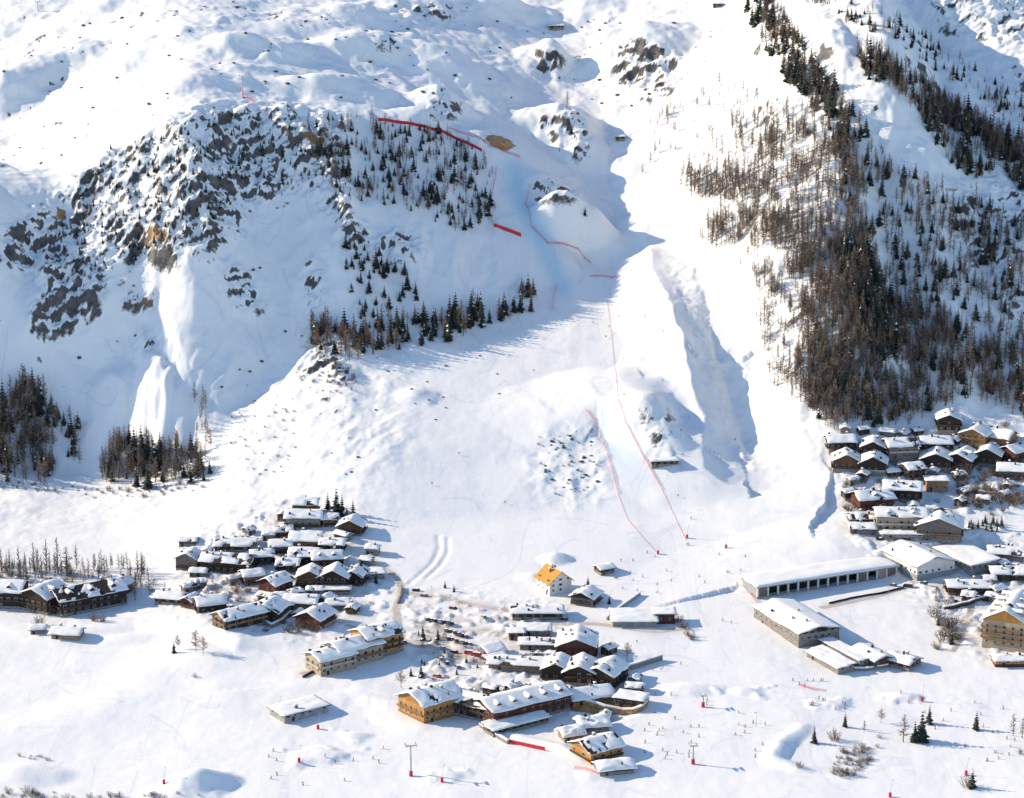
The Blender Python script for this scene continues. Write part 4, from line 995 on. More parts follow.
# scattered woods: (kind mix, region, number, height range, label, group); region = polygon or ('line', pts, width)
WOODS = []
def wood(mix, region, n, hr, label, group, clump=0.0):
    if region[0] == 'line': mk = line_mask(region[1], region[2], 4)
    else: mk = poly_mask(region, 3)
    xs, ys = np.nonzero(mk.T > .3); got = []
    i = 0
    while len(got) < n and i < n*30:
        i += 1; k = rt.randrange(len(xs)); px = xs[k]*2-64+1+rt.uniform(-1, 1); py = ys[k]*2-40+1+rt.uniform(-1, 1)
        if mk[ys[k], xs[k]] < rt.random(): continue
        p = None
        if clump:
            q = ground(px, py)
            d = fbm(q[0]/11, q[1]/7, 300, 2)*.6+fbm(q[0]/40, q[1]/25, 301, 2)*.5
            if d < (rt.random()-.45)*clump: continue
            p = q
        if p is None: p = ground(px, py)
        if near_building(p, .75): continue
        kind = rt.choices([m[0] for m in mix], [m[1] for m in mix])[0]
        got.append((kind, p, rt.uniform(*hr)*rt.choice((.6, .8, 1, 1, 1.2))))
    for kind, p, h in got: WOODS.append((h/mpp(p), kind, p, h, label, group))
LS = [('larch', 6), ('greylarch', 3)]
F = 'forested right-hand mountainside'
wood(LS, [(690, 165), (740, 120), (835, 105), (865, 200), (855, 330), (815, 415), (775, 385), (785, 310), (745, 275), (715, 235)], 640, (8, 13), 'leafless brown larch in the open sunlit wood beside the snow gully', 'larches of the sunlit open wood', 2.2)
wood(LS, [(755, 120), (835, 100), (870, 200), (858, 330), (820, 415), (795, 395), (800, 300), (770, 240), (760, 180)], 800, (9, 14), 'leafless brown larch in the thick edge of the sunlit wood', 'larches of the thick sunlit edge', 1.2)
wood([('larch', 9), ('greylarch', 4), ('spruce', 2)], [(828, 112), (862, 195), (878, 265), (960, 345), (1040, 350), (1040, 425), (1010, 412), (960, 398), (905, 425), (830, 428), (800, 405), (850, 330), (848, 200)], 1350, (8, 15), 'leafless larch in the dense shaded forest above the hillside hamlet', 'larches of the dense shaded forest', 1.5)
wood([('spruce', 5), ('larch', 1)], [(832, 235), (868, 255), (890, 300), (905, 350), (880, 365), (850, 310)], 130, (11, 16), 'dark fir in the blackish heart of the dense forest', 'firs in the dark heart of the forest')
wood([('spruce', 3), ('larch', 3)], ('line', [(762, 8), (775, 35), (798, 70), (825, 105), (850, 135)], 30), 300, (9, 14), 'dark tree in the first diagonal belt running down from the top edge', 'trees of the first diagonal belt')
wood([('larch', 5), ('spruce', 2)], ('line', [(868, 62), (900, 82), (940, 112), (985, 138), (1040, 160)], 24), 420, (9, 14), 'tree in the brown diagonal belt under the upper snow bowl', 'trees of the brown diagonal belt')
wood([('larch', 5), ('spruce', 3)], ('line', [(930, 110), (960, 160), (1000, 165), (1040, 185)], 26), 190, (9, 13), 'larch just under the brown diagonal belt at the photo edge', 'larches under the brown belt', 1)
wood([('spruce', 3), ('larch', 3)], ('line', [(850, 15), (900, 30), (960, 75), (1010, 108), (1040, 125)], 20), 170, (5, 9), 'small stunted tree in the broken line near the upper right ridge', 'stunted trees of the upper ridge line', 1.5)
wood([('larch', 4), ('greylarch', 3), ('spruce', 2)], [(862, 150), (900, 170), (960, 200), (1040, 230), (1040, 350), (960, 345), (890, 270)], 520, (8, 13), 'larch scattered on the shaded snow flank below the rock outcrops', 'larches scattered on the shaded flank', 2.2)
wood(LS, ('line', [(690, 182), (720, 188), (770, 196)], 22), 130, (9, 13), 'larch in the horizontal belt crossing the sunlit wood', 'larches of the horizontal belt')
wood(LS, ('line', [(715, 236), (745, 228), (775, 235)], 26), 110, (9, 13), 'larch in the lower clump of the sunlit wood beside the gully', 'larches of the lower sunlit clump')
wood(LS, [(655, 110), (720, 85), (770, 90), (770, 120), (700, 140), (640, 180)], 60, (5, 9), 'small larch at the thin upper margin of the sunlit wood', 'small larches at the wood margin', 2)
wood(LS, [(752, 270), (782, 290), (790, 385), (770, 400)], 60, (7, 11), 'larch in the ragged strip between gully and open wood', 'larches in the ragged strip', 1.5)
# spur and cliffs
wood([('spruce', 4), ('larch', 3), ('greylarch', 3)], [(300, 125), (345, 118), (390, 122), (440, 132), (488, 160), (495, 215), (470, 235), (440, 225), (400, 205), (345, 200), (318, 170)], 460, (5, 11), 'dark spruce on the wooded top of the shaded spur', 'spruces on top of the spur', 3.0)
wood([('spruce', 1)], [(380, 255), (430, 300), (380, 310), (350, 260)], 22, (8, 12), 'dark spruce on the bare band between cliff and lower tree row', 'spruces on the bare band')
wood([('spruce', 5), ('larch', 2)], ('line', [(375, 335), (420, 335), (470, 322)], 26), 95, (10, 15), 'tall spruce in the row at the foot of the shaded face', 'spruces at the foot of the face')
wood([('larch', 4), ('spruce', 1)], ('line', [(318, 338), (345, 345), (360, 352)], 24), 80, (10, 15), 'brown larch in the tall clump at the tip of the shaded face', 'larches at the tip of the face')
wood([('larch', 2), ('spruce', 4)], ('line', [(478, 318), (500, 312), (525, 300)], 22), 30, (10, 14), 'spruce in the small clump beside the shaded race slope', 'spruces beside the shaded race slope')
wood([('spruce', 1)], [(110, 150), (200, 118), (300, 115), (320, 180), (250, 200), (180, 240), (60, 290), (60, 220)], 340, (2.5, 5.5), 'dwarf fir clinging to the rocky cliff band', 'dwarf firs on the cliff band')
wood([('spruce', 1)], [(340, 215), (380, 265), (372, 350), (352, 300)], 34, (5, 9), 'small dark fir along the vertical cliff rib', 'firs along the cliff rib')
wood([('larch', 5), ('greylarch', 2), ('spruce', 3)], [(-20, 420), (10, 400), (20, 388), (48, 390), (56, 470), (50, 482), (-20, 484)], 210, (12, 19), 'tall dim larch in the shaded grove at the photo edge', 'larches of the shaded edge grove')
wood([('spruce', 4), ('larch', 3)], [(52, 400), (80, 430), (88, 468), (58, 468)], 22, (9, 14), 'tree on the outer side of the shaded edge grove', 'trees beside the edge grove')
wood([('larch', 4), ('greylarch', 3), ('spruce', 2)], [(97, 482), (105, 455), (120, 440), (200, 455), (212, 478), (150, 488)], 210, (9, 14), 'brown larch in the hollow grove below the ribbed snow bank', 'larches of the hollow grove')
wood(LS, ('line', [(200, 400), (208, 450)], 14), 14, (8, 12), 'thin larch in the short row beside the ribbed snow bank', 'thin larches beside the snow bank')
wood([('greybush', 1)], ('line', [(-20, 574), (60, 576), (128, 578), (160, 590)], 12), 50, (3, 5), 'grey bush under the bare tree row behind the dark lodges', 'bushes under the bare tree row')
wood([('poplar', 4), ('greylarch', 2)], ('line', [(-20, 572), (60, 574), (128, 576), (160, 590)], 14), 90, (8, 13), 'bare grey tree in the row behind the dark lodges', 'bare trees behind the dark lodges')
# bushes
wood([('greybush', 1), ('bush', 1)], ('line', [(0, 486), (60, 490), (130, 494), (205, 486)], 6), 60, (1.5, 3), 'low bare bush along the track below the shaded groves', 'bushes along the track')
wood([('bush', 3), ('greybush', 2), ('larch', 2)], [(955, 470), (1030, 478), (1030, 505), (985, 515), (960, 495)], 70, (4, 8), 'leafless reddish bush under the hamlet near the photo edge', 'bushes under the hamlet')
wood([('greybush', 3), ('greylarch', 2), ('spruce', 1)], [(925, 605), (945, 600), (962, 640), (940, 655)], 34, (4, 8), 'grey bare bush between the hall snowfield and the tall block', 'grey bushes by the tall block')
wood([('spruce', 1)], ('line', [(962, 522), (1000, 530)], 8), 14, (4, 7), 'young fir in the dark row behind the apartment houses', 'young firs behind the apartment houses')
wood([('greybush', 2), ('bush', 1)], [(300, 365), (345, 358), (360, 385), (330, 400)], 36, (1.5, 3.5), 'scrubby bush on the sunny bank under the tip of the shaded face', 'scrub under the face')
wood([('greybush', 1)], [(225, 410), (300, 380), (300, 470), (240, 480)], 46, (1, 2.2), 'tiny bush poking through the bumpy sunlit snow bank', 'tiny bushes on the snow bank')
wood([('greybush', 1)], ('line', [(0, 799), (60, 796), (130, 799), (220, 801)], 7), 40, (2, 4), 'bare bush cut by the bottom edge of the photo', 'bushes at the bottom edge')
wood([('greybush', 1)], ('line', [(12, 757), (60, 762)], 5), 8, (1.2, 2.4), 'small bare bush on the rim of the lower left hollow', 'bushes on the hollow rim')
wood([('bush', 2), ('greybush', 1)], [(825, 772), (845, 752), (880, 735), (885, 748), (850, 778)], 44, (1.8, 3.4), 'brown leafless bush in the thicket on the lower snowfield', 'bushes of the brown thicket')
wood([('greybush', 2), ('bush', 1)], [(180, 570), (290, 600), (380, 600), (300, 640), (200, 615)], 80, (2, 5), 'small bare garden bush among the lower village houses', 'garden bushes of the lower village')
wood([('greybush', 2), ('spruce', 1)], [(405, 620), (500, 640), (470, 690), (420, 680)], 40, (2, 4), 'bush at the edge of the car park', 'bushes at the car park')
wood([('greybush', 3), ('bush', 1)], [(835, 480), (880, 470), (960, 465), (1000, 500), (980, 545), (850, 540)], 60, (2, 5), 'bare bush among the apartment houses below the hamlet', 'bushes among the apartment houses')
wood([('greybush', 1)], [(530, 440), (570, 425), (600, 440), (590, 490), (550, 495)], 26, (1, 2.2), 'tiny bush on the steep rocky roll beside the finish slope', 'tiny bushes on the roll')
wood([('greybush', 2), ('bush', 1)], [(0, 236), (110, 150), (200, 116), (330, 120), (345, 200), (250, 215), (170, 265), (80, 300)], 190, (1.5, 3), 'low scrub on the ledges of the rocky cliff band', 'scrub on the cliff ledges')
wood([('bush', 2), ('greybush', 1)], [(930, 450), (1000, 425), (1030, 440), (1020, 480), (930, 480), (840, 470), (830, 440)], 40, (3, 6), 'bare reddish bush between the hillside hamlet chalets', 'bushes between the hamlet chalets')
# the ones that show largest become things of their own, the rest of a kind one mass
LIMIT = {'spruce': 285, 'larch': 290, 'poplar': 300, 'bush': 300, 'tree': 300}
by = {}
for w in sorted(WOODS, key=lambda w: -w[0]): by.setdefault(CATG[w[1]], []).append(w)
FIX = {'spruce': ('larch', 'spruce'), }
for cg, lst in by.items():
    for w in lst[:LIMIT[cg]]:
        s, kind, p, h, label, group = w
        # the label names the member's own kind
        lab = label
        if cg == 'spruce' and 'larch' in lab: lab = lab.replace('leafless brown larch', 'dark spruce').replace('leafless larch', 'dark spruce').replace('brown larch', 'dark spruce').replace('tall dim larch', 'tall dim spruce').replace('thin larch', 'thin spruce').replace('larch', 'spruce')
        elif cg == 'larch': lab = lab.replace('dark spruce', 'leafless larch').replace('tall spruce', 'tall bare larch').replace('spruce', 'larch').replace('dark fir', 'leafless larch').replace('reddish bush', 'young larch').replace('grey bare bush', 'grey bare larch').replace('bare grey tree', 'bare grey larch').replace('dark tree', 'bare larch')
        elif cg == 'spruce' and 'bush' in lab: pass
        if cg == 'spruce': lab = lab.replace('grey bare bush', 'small fir').replace('bush', 'small fir').replace('dark tree', 'dark spruce')
        if cg == 'bush' and 'bush' not in lab: lab = lab.replace('larch', 'bush')
        if lab.startswith('tree '): lab = CATG[kind]+lab[4:]
        lab = lab.replace('stunted tree', 'stunted '+CATG[kind])
        grp = group+' ('+CATG[kind]+')'
        k = rt.randrange(len(KIND[kind][0])); wd = rt.uniform(.85, 1.2)
        big = s > 17
        if big:
            o = thing(NAME[kind], lab, CATG[kind], p, rt.random()*6.28, grp)
            t, c = tparts(kind, k); bsh = 'bush' in kind
            part('stems' if bsh else 'trunk', t, o, scale=(h*wd, h*wd, h)); part('twigs' if bsh else 'crown', c, o, scale=(h*wd, h*wd, h))
        else:
            o = thing(NAME[kind], lab, CATG[kind], p, rt.random()*6.28, grp, tmesh(kind, k)); o.scale = (h*wd, h*wd, h)
# the rest: one woodland per material set
rest = [w for cg, lst in by.items() for w in lst[LIMIT[cg]:]]
def mass(name, ws):
    if not ws: return
    mats = ['bark', 'needles', 'snow', 'larch', 'greytwig', 'twig']; V = []; Fl = []; LT = []; MI = []; off = 0; ca = {}
    for s, kind, p, h, *_ in ws:
        k = rt.randrange(len(KIND[kind][0])); key = (kind, k)
        if key not in ca:
            v, f, mi = KIND[kind][0][k]; mm = [mats.index(x) for x in KIND[kind][1]]
            ca[key] = (np.array(v), np.array([i for q in f for i in q]), np.array([len(q) for q in f]), np.array([mm[i] for i in mi]))
        v, fl, lt, mi = ca[key]; a = rt.random()*6.28; c, sn_ = math.cos(a), math.sin(a); wd = h*rt.uniform(.85, 1.2)
        q = np.stack([(v[:, 0]*c-v[:, 1]*sn_)*wd+p[0], (v[:, 0]*sn_+v[:, 1]*c)*wd+p[1], v[:, 2]*h+p[2]], -1)
        V.append(q); Fl.append(fl+off); LT.append(lt); MI.append(mi); off += len(v)
    V = np.concatenate(V); Fl = np.concatenate(Fl); LT = np.concatenate(LT); MI = np.concatenate(MI)
    me = bpy.data.meshes.new(name); me.vertices.add(len(V)); me.vertices.foreach_set('co', V.astype(np.float32).ravel())
    me.loops.add(len(Fl)); me.loops.foreach_set('vertex_index', Fl.astype(np.int32))
    me.polygons.add(len(LT)); me.polygons.foreach_set('loop_start', np.concatenate([[0], np.cumsum(LT)[:-1]]).astype(np.int32)); me.polygons.foreach_set('loop_total', LT.astype(np.int32))
    for m in mats: me.materials.append(M[m])
    me.polygons.foreach_set('material_index', MI.astype(np.int32)); me.update(calc_edges=True); me.validate()
    o = bpy.data.objects.new(name, me); COL.objects.link(o); o['kind'] = 'stuff'
    o['label'] = {'larch_forest': 'brown leafless larch forest covering the right-hand mountainside', 'spruce_forest': 'dark fir forest scattered over the cliffs and belts', 'undergrowth': 'low bare scrub scattered over the cliffs and snow banks'}[name]; o['category'] = 'forest'
mass('larch_forest', [w for w in rest if CATG[w[1]] == 'larch'])
mass('spruce_forest', [w for w in rest if CATG[w[1]] == 'spruce'])
mass('undergrowth', [w for w in rest if CATG[w[1]] == 'bush'])
print('TREES', {k: len(v) for k, v in by.items()})
# trees one can point at
single('spruce', 336, 514, 15, 'big dark fir rising behind the pale-gabled chalet', wide=1.35)
for px, py, h, l in [(328, 509, 10, 'slimmer fir leaning against the big dark fir'), (342, 515, 12, 'lower fir on the downhill side of the big dark fir'),
   (353, 520, 12, 'pointed fir of the small group behind the pale-gabled chalet'), (347, 519, 8, 'shortest fir of the group behind the pale-gabled chalet'), (357, 581, 6, 'dark fir in front of the steep shaded chalet'),
   (376, 583, 7, 'dark fir at the outer edge of the cluster beside the slope path')]: single('spruce', px, py, h, l)
single('roundtree', 401, 688, 9, 'dark bare round tree standing in the shaded hollow')
single('spruce', 421, 677, 7, 'single fir in the shaded hollow behind the orange block')
single('spruce', 411, 676, 5, 'small fir next to the round bare tree in the hollow')
single('spruce', 921, 741, 14.5, 'largest fir on the lower right snowfield', wide=1.35)
single('spruce', 915, 742, 10, 'bushy fir leaning into the largest fir', wide=1.3)
single('spruce', 929, 724, 9.5, 'slim fir just behind the largest fir')
single('larch', 903, 742, 13.5, 'tall reddish bare larch beside the largest fir', wide=1.3)
single('spruce', 976, 730, 9.5, 'lone fir with a long shadow near the photo edge', wide=1.1)
single('larch', 1013, 736, 11, 'bare brown larch close to the photo edge', wide=1.2)
single('larch', 1022, 738, 10, 'bare larch cut by the photo edge', wide=1.2)
single('spruce', 845, 727, 7.5, 'small fir above the brown thicket')
single('spruce', 814, 743, 8.5, 'pointed fir near the curved snow bank', wide=1.1)
single('bush', 835, 740, 7, 'round pale bare shrub between two small firs', wide=.8)
single('roundtree', 881, 723, 7, 'round bare tree on the upper side of the brown thicket')
single('larch', 864, 731, 5.5, 'little reddish larch at the upper end of the brown thicket', wide=1.3)
single('spruce', 972, 788, 9, 'snow-dusted fir with a red pad beside it at the bottom edge', wide=1.1)
single('greybush', 968, 787, 7, 'grey bare shrub leaning on the snow-dusted fir')
single('greybush', 1020, 754, 4, 'dark shrub at the photo edge below the bare larches')
single('bush', 799, 767, 3.4, 'brown shrub inside the curved snow bank')
single('roundtree', 196, 652, 11, 'large feathery bare tree group on the open left snowfield')
single('roundtree', 203, 654, 9, 'lower bare tree leaning into the feathery one')
single('roundtree', 178, 650, 8, 'thin pale bare tree beside the little dark fir', wide=.8)
single('spruce', 174, 653, 6, 'little dark fir at the rim of the left snowfield', wide=1.2)
single('greybush', 195, 677, 2.5, 'small dark shrub alone on the left snowfield', wide=1.4)
single('larch', 213, 592, 10, 'bare tree in front of the long house with the olive end')
single('bush', 236, 592, 9, 'tan rounded bare tree between village houses', wide=.6)
single('poplar', 58, 574, 21, 'tallest bare poplar behind the dark lodges', wide=1.1)
single('poplar', 47, 574, 20, 'bare poplar right beside the tallest one', wide=1.0)
single('larch', 67, 576, 17, 'broad bare tree rising behind the largest dark lodge', wide=1.5)
single('poplar', 20, 572, 15, 'bare poplar behind the lodge with the arched dormer')
single('poplar', 34, 572, 17, 'slim bare poplar, second along the row')
single('larch', 135, 600, 13, 'bare larch at the uphill end of the dark lodges', wide=1.3)
single('larch', 131, 588, 12, 'thin bare larch behind the pale-walled chalet')
for px, py, h, l in [(36, 612, 9, 'tawny bush in front of the lodge with the arched dormer'), (46, 613, 9.5, 'tawny bush in the middle of the lodge hedge'), (56, 613, 8, 'tawny bush against the largest dark lodge'),
    (40, 626, 7, 'dark round shrub by the tiny snowed-in shed'), (95, 621, 6, 'reddish bare bush in front of the largest dark lodge'), (102, 622, 5, 'lower reddish bush beside the first')]: single('bush', px, py, h, l, wide=.8)
single('roundtree', 627, 662, 10, 'dark bare tree with a round shadow in the blue square', wide=1.0)
single('spruce', 588, 585, 5, 'small fir at the corner of the orange-roofed house')
single('spruce', 609, 604, 5.5, 'small fir in the shade of the orange-roofed house')
single('larch', 548, 638, 7, 'leafless yellow-tipped tree behind the low shed', wide=1.3)
for i, (px, py) in enumerate([(678, 622), (683, 628), (689, 636), (693, 640)]):
    single('bush', px, py, 5-.3*i, ['dark bush beginning the row beside the maroon cabin', 'second dark bush of the row beside the maroon cabin', 'third dark bush of the row beside the maroon cabin', 'last dark bush of the row, farthest from the maroon cabin'][i])
single('spruce', 438, 640, 7, 'fir at the car park edge with cars behind'); single('spruce', 423, 640, 8, 'fir nearest the shaded lot by the fork')
single('spruce', 445, 588, 4.5, 'first of two small firs beside the sanded road'); single('spruce', 454, 592, 4.5, 'second of two small firs beside the sanded road')
single('larch', 567, 108, 12, 'lone pale larch on the knoll below the plateau', wide=1.3); single('spruce', 571, 134, 9, 'dark fir on the knoll above the shaded race slope')
single('spruce', 585, 216, 7, 'lone tiny fir in the shaded race bowl')
# ------------------------------------------------------------------ cars
CARC = {'white': (.72, .72, .72), 'black': (.02, .02, .022), 'grey': (.16, .165, .17), 'silver': (.45, .46, .47), 'blue': (.05, .09, .22), 'red': (.50, .03, .03)}
CM = {}
for k, c in CARC.items():
    m, N, L, B = mat('car_paint_'+k, .3, .5); B.inputs['Base Color'].default_value = c+(1,); CM[k] = m
_cw = MB().tube((-.11, 0, 0), (.11, 0, 0), .33, n=12).mesh('wheel', M['black'], smooth=False)
def _prof(pts, x0, x1, m, nm): return MB().prism(pts, x0, x1).mesh(nm, m)
_cg = _prof([(-1.45, 1.02), (1.05, 1.02), (.55, 1.42), (-1.15, 1.42)], -.80, .80, M['glass'], 'windows')
_cr = _prof([(-1.12, 1.42), (.52, 1.42), (.50, 1.50), (-1.10, 1.50)], -.74, .74, M['snow'], 'roof_snow')
_lt = MB().box(-.2, .2, -.03, .03, -.08, .08).mesh('headlight', M['frame'])
_cb = {k: _prof([(-2.1, .32), (2.1, .32), (2.15, .62), (2.0, .84), (1.1, 1.0), (-1.6, 1.03), (-2.08, .95)], -.86, .86, CM[k], 'body') for k in CARC}
_vb = {k: _prof([(-2.6, .35), (2.5, .35), (2.55, .9), (2.1, 1.25), (1.6, 2.0), (-2.55, 2.0)], -.98, .98, CM[k], 'body') for k in CARC}
_vg = MB().prism([(-1.8, 1.3), (1.95, 1.3), (1.55, 1.8), (-1.8, 1.8)], -1.0, 1.0).mesh('windows', M['glass'])
_vs = MB().box(-.9, .9, -2.4, 1.5, 2.0, 2.12).mesh('roof_snow', M['snow'])
def car(px, py, deg, colour, label, group=None, van=False):
    p = ground(px, py)
    o = thing('van' if van else 'parked_car', label, 'van' if van else 'car', (p[0], p[1], p[2]+.02), R(deg), group)
    part('body', (_vb if van else _cb)[colour], o); part('windows', _vg if van else _cg, o); part('roof_snow', _vs if van else _cr, o)
    y = 1.65 if van else 1.32; w = .9 if van else .78
    for sx in (-1, 1):
        for sy in (-1, 1): part('wheel', _cw, o, (sx*w, sy*y, .33))
        part('headlight', _lt, o, (sx*.55, 2.53 if van else 2.12, .72))
    return o
rc_ = random.Random(5)
def row(a, b, n, deg, label, group, cols):
    for k in range(n):
        t = k/max(1, n-1); c = cols[k % len(cols)]
        car(a[0]+(b[0]-a[0])*t+rc_.uniform(-.6, .6), a[1]+(b[1]-a[1])*t+rc_.uniform(-.3, .3), deg+rc_.uniform(-6, 6), c, label % c, group+' ('+c+')')
row((427, 620), (452, 624), 7, 12, '%s car in the uppermost row of the village car park', 'cars in the uppermost row', ['black', 'grey', 'black', 'silver'])
row((446, 631), (466, 637), 6, 15, '%s car in the middle row of the village car park', 'cars in the middle row', ['grey', 'black', 'blue'])
row((448, 639), (470, 645), 6, 15, '%s car in the lowest row of the village car park', 'cars in the lowest row', ['black', 'grey', 'black', 'silver'])
row((525, 655), (552, 656), 6, 5, '%s car parked above the low tan shop row', 'cars above the shop row', ['grey', 'white', 'black'])
row((880, 540), (925, 540), 6, 75, '%s car beside the garage of the beige apartments', 'cars beside the garage', ['black', 'silver', 'grey'])
row((956, 602), (985, 597), 5, 4, '%s car along the straight dark wall', 'cars along the dark wall', ['black', 'grey'])
for px, py, d, c, l in [(416, 591, 80, 'black', 'black car on the sanded road just after the fork'), (424, 596.5, 75, 'grey', 'grey car following the black one from the fork'), (453, 609, 60, 'black', 'lone black car in the open snow of the car park'),
    (484, 618, 20, 'grey', 'lone grey car beside the sanded road bend'), (443, 649, 30, 'silver', 'silver car among loose parking below the car rows'), (454, 653, 80, 'black', 'long-shadowed black car loosely parked below the car rows'),
    (441, 660, 10, 'grey', 'grey car at the corner above the orange block'), (458, 668, 20, 'blue', 'blue car nearest the dark L-shaped hotel'), (447, 664, 10, 'black', 'black car between grey car and dark hotel'),
    (564, 620, 85, 'black', 'black car at the end of the long hall'), (893, 586, 70, 'grey', 'grey car on the road under the gallery'), (924, 584, 70, 'blue', 'blue car near the glazed gable hall'), (437, 677, 60, 'red', 'red car behind the orange chalet block'),
    (396, 637, 20, 'silver', 'silver car at the top of the stepped apartment building'), (404, 643, 30, 'grey', 'grey car at the bend beside the stepped apartments')]: car(px, py, d, c, l)
car(469, 654, 70, 'red', 'red van parked by the dark red kiosks', van=True); car(476, 656, 70, 'red', 'second red van, parked nose to tail with the first', van=True)
car(908, 587, 68, 'black', 'black van on the road under the gallery', van=True); car(556, 660, 60, 'grey', 'grey van beside the first dark gabled chalet', van=True)
# ------------------------------------------------------------------ people
def figure(seed, jacket, trousers, ski):
    """one continuous skinned body, standing or crouched in a skiing stance"""
    r = random.Random(seed); k = .12 if ski else 0.0
    J = [('pel', (0, 0, .95-k), .15), ('waist', (0, .02+k*.5, 1.10-k), .14), ('chest', (0, .03+k*1.2, 1.32-k), .17), ('neck', (0, .04+k*1.6, 1.48-k), .065), ('head', (0, .06+k*1.8, 1.62-k), .105), ('crown', (0, .05+k*1.8, 1.72-k), .085)]
    E = [(0, 1), (1, 2), (2, 3), (3, 4), (4, 5)]
    for s in (-1, 1):
        n = len(J); sw = .10*r.uniform(-1, 1)*(not ski)
        J += [('hip', (s*.10, 0, .88-k), .105), ('knee', (s*.13, .06+k+s*sw, .48-k*.5), .075), ('ankle', (s*.13, -.02+s*sw*1.6, .10), .055), ('toe', (s*.14, .15+s*sw*1.6, .05), .05)]
        E += [(0, n), (n, n+1), (n+1, n+2), (n+2, n+3)]
        m = len(J)
        J += [('sh', (s*.21, .03+k*1.2, 1.38-k), .075), ('elb', (s*.30, .02+k*1.6, 1.12-k), .055), ('wri', (s*.29, .20+k*2, .98-k*.4), .042), ('hand', (s*.27, .28+k*2, .96-k*.4), .045)]
        E += [(2, m), (m, m+1), (m+1, m+2), (m+2, m+3)]
    me = bpy.data.meshes.new('body'); me.from_pydata([j[1] for j in J], E, [])
    o = bpy.data.objects.new('body', me); COL.objects.link(o)
    sk = o.modifiers.new('skin', 'SKIN')
    for i, j in enumerate(J):
        v = me.skin_vertices[0].data[i]; v.radius = (j[2], j[2]); v.use_root = (i == 0)
    sb = o.modifiers.new('sub', 'SUBSURF'); sb.levels = 1; sb.render_levels = 1
    bpy.context.view_layer.update()
    ev = o.evaluated_get(bpy.context.evaluated_depsgraph_get()); out = bpy.data.meshes.new_from_object(ev)
    bpy.data.objects.remove(o)
    out.materials.clear()
    for x in (trousers, jacket, M['black'], M_skin): out.materials.append(x)
    for p in out.polygons:
        c = p.center; z = c.z+k
        if c.z < .16: q = 2
        elif z < .93 and abs(c.x) < .24: q = 0
        elif z > 1.66 or (z > 1.52 and c.y < .04+k*1.8): q = 2
        elif z > 1.47: q = 3
        elif c.y > .24+k*2: q = 2
        else: q = 1
        p.material_index = q; p.use_smooth = True
    return out
M_skin = plain('skin', (.55, .33, .24), var=.05)
JK = {'red': (.62, .03, .04), 'blue': (.03, .10, .35), 'black': (.02, .02, .024), 'dark grey': (.09, .09, .10), 'orange': (.65, .20, .03)}
JM = {k: plain('jacket_'+k.replace(' ', '_'), c, var=.1) for k, c in JK.items()}
_ski = MB().box(-.05, .05, -.75, .8, .005, .03).mesh('ski', M['black'])
for v in _ski.vertices:
    if v.co.y > .7: v.co.z += .10
FIG = {(k, s): figure(i*2+s, JM[k], JM['black'] if i % 2 == 0 else JM['dark grey'], s) for i, k in enumerate(JK) for s in (0, 1)}
rp = random.Random(9)
def person(px, py, colour, ski, label, group=None):
    p = ground(px, py)
    o = thing('person', label, 'person', (p[0], p[1], p[2]+.01), rp.random()*6.28, group, FIG[colour, int(ski)])
    if ski:
        for s in (-1, 1): part('ski', _ski, o, (s*.135, 0, 0))
    return o
def crowd(poly, n, where, grp, ski=True, cols=('black', 'dark grey', 'blue', 'black', 'red', 'dark grey', 'black', 'orange')):
    mk = poly_mask(poly, 0); xs, ys = np.nonzero(mk.T > .5); i = 0
    while i < n:
        k = rp.randrange(len(xs)); px, py = xs[k]*2-63, ys[k]*2-39
        p = ground(px, py)
        if near_building(p, .9): continue
        c = cols[i % len(cols)]; i += 1
        person(px, py, c, ski, ('skier in a %s jacket ' if ski else 'person in a %s jacket walking ') % c+where, grp+' ('+c+')')
crowd([(650, 690), (770, 700), (775, 760), (640, 765)], 34, 'on the beginner area below the village', 'skiers on the beginner area')
crowd([(785, 672), (835, 680), (850, 710), (800, 715)], 20, 'near the lift queue below the sports hall', 'skiers near the lift queue')
crowd([(880, 690), (1020, 700), (1015, 780), (960, 760), (900, 710)], 22, 'on the gentle lower right snowfield', 'skiers on the lower right snowfield', cols=('red', 'red', 'black', 'blue'))
crowd([(600, 540), (700, 545), (690, 600), (620, 590)], 16, 'in the finish area under the race piste', 'skiers in the finish area')
crowd([(560, 300), (650, 300), (690, 430), (700, 540), (600, 540), (640, 440)], 12, 'coming down the groomed race piste', 'skiers on the race piste', cols=('red', 'black', 'dark grey'))
crowd([(265, 742), (405, 745), (400, 770), (330, 785), (265, 795)], 13, 'in the open on the lower left snowfield', 'skiers on the lower left snowfield', cols=('dark grey', 'black'))
crowd([(470, 660), (560, 690), (640, 690), (700, 660), (640, 640)], 14, 'on the square among the central chalets', 'people on the square', ski=False)
crowd([(890, 588), (950, 580), (1000, 560), (1000, 570), (940, 600)], 8, 'along the road by the glazed hall', 'people along the road by the hall', ski=False)
crowd([(690, 540), (760, 560), (750, 640), (700, 620)], 10, 'crossing the flat snow before the gallery', 'skiers before the gallery')
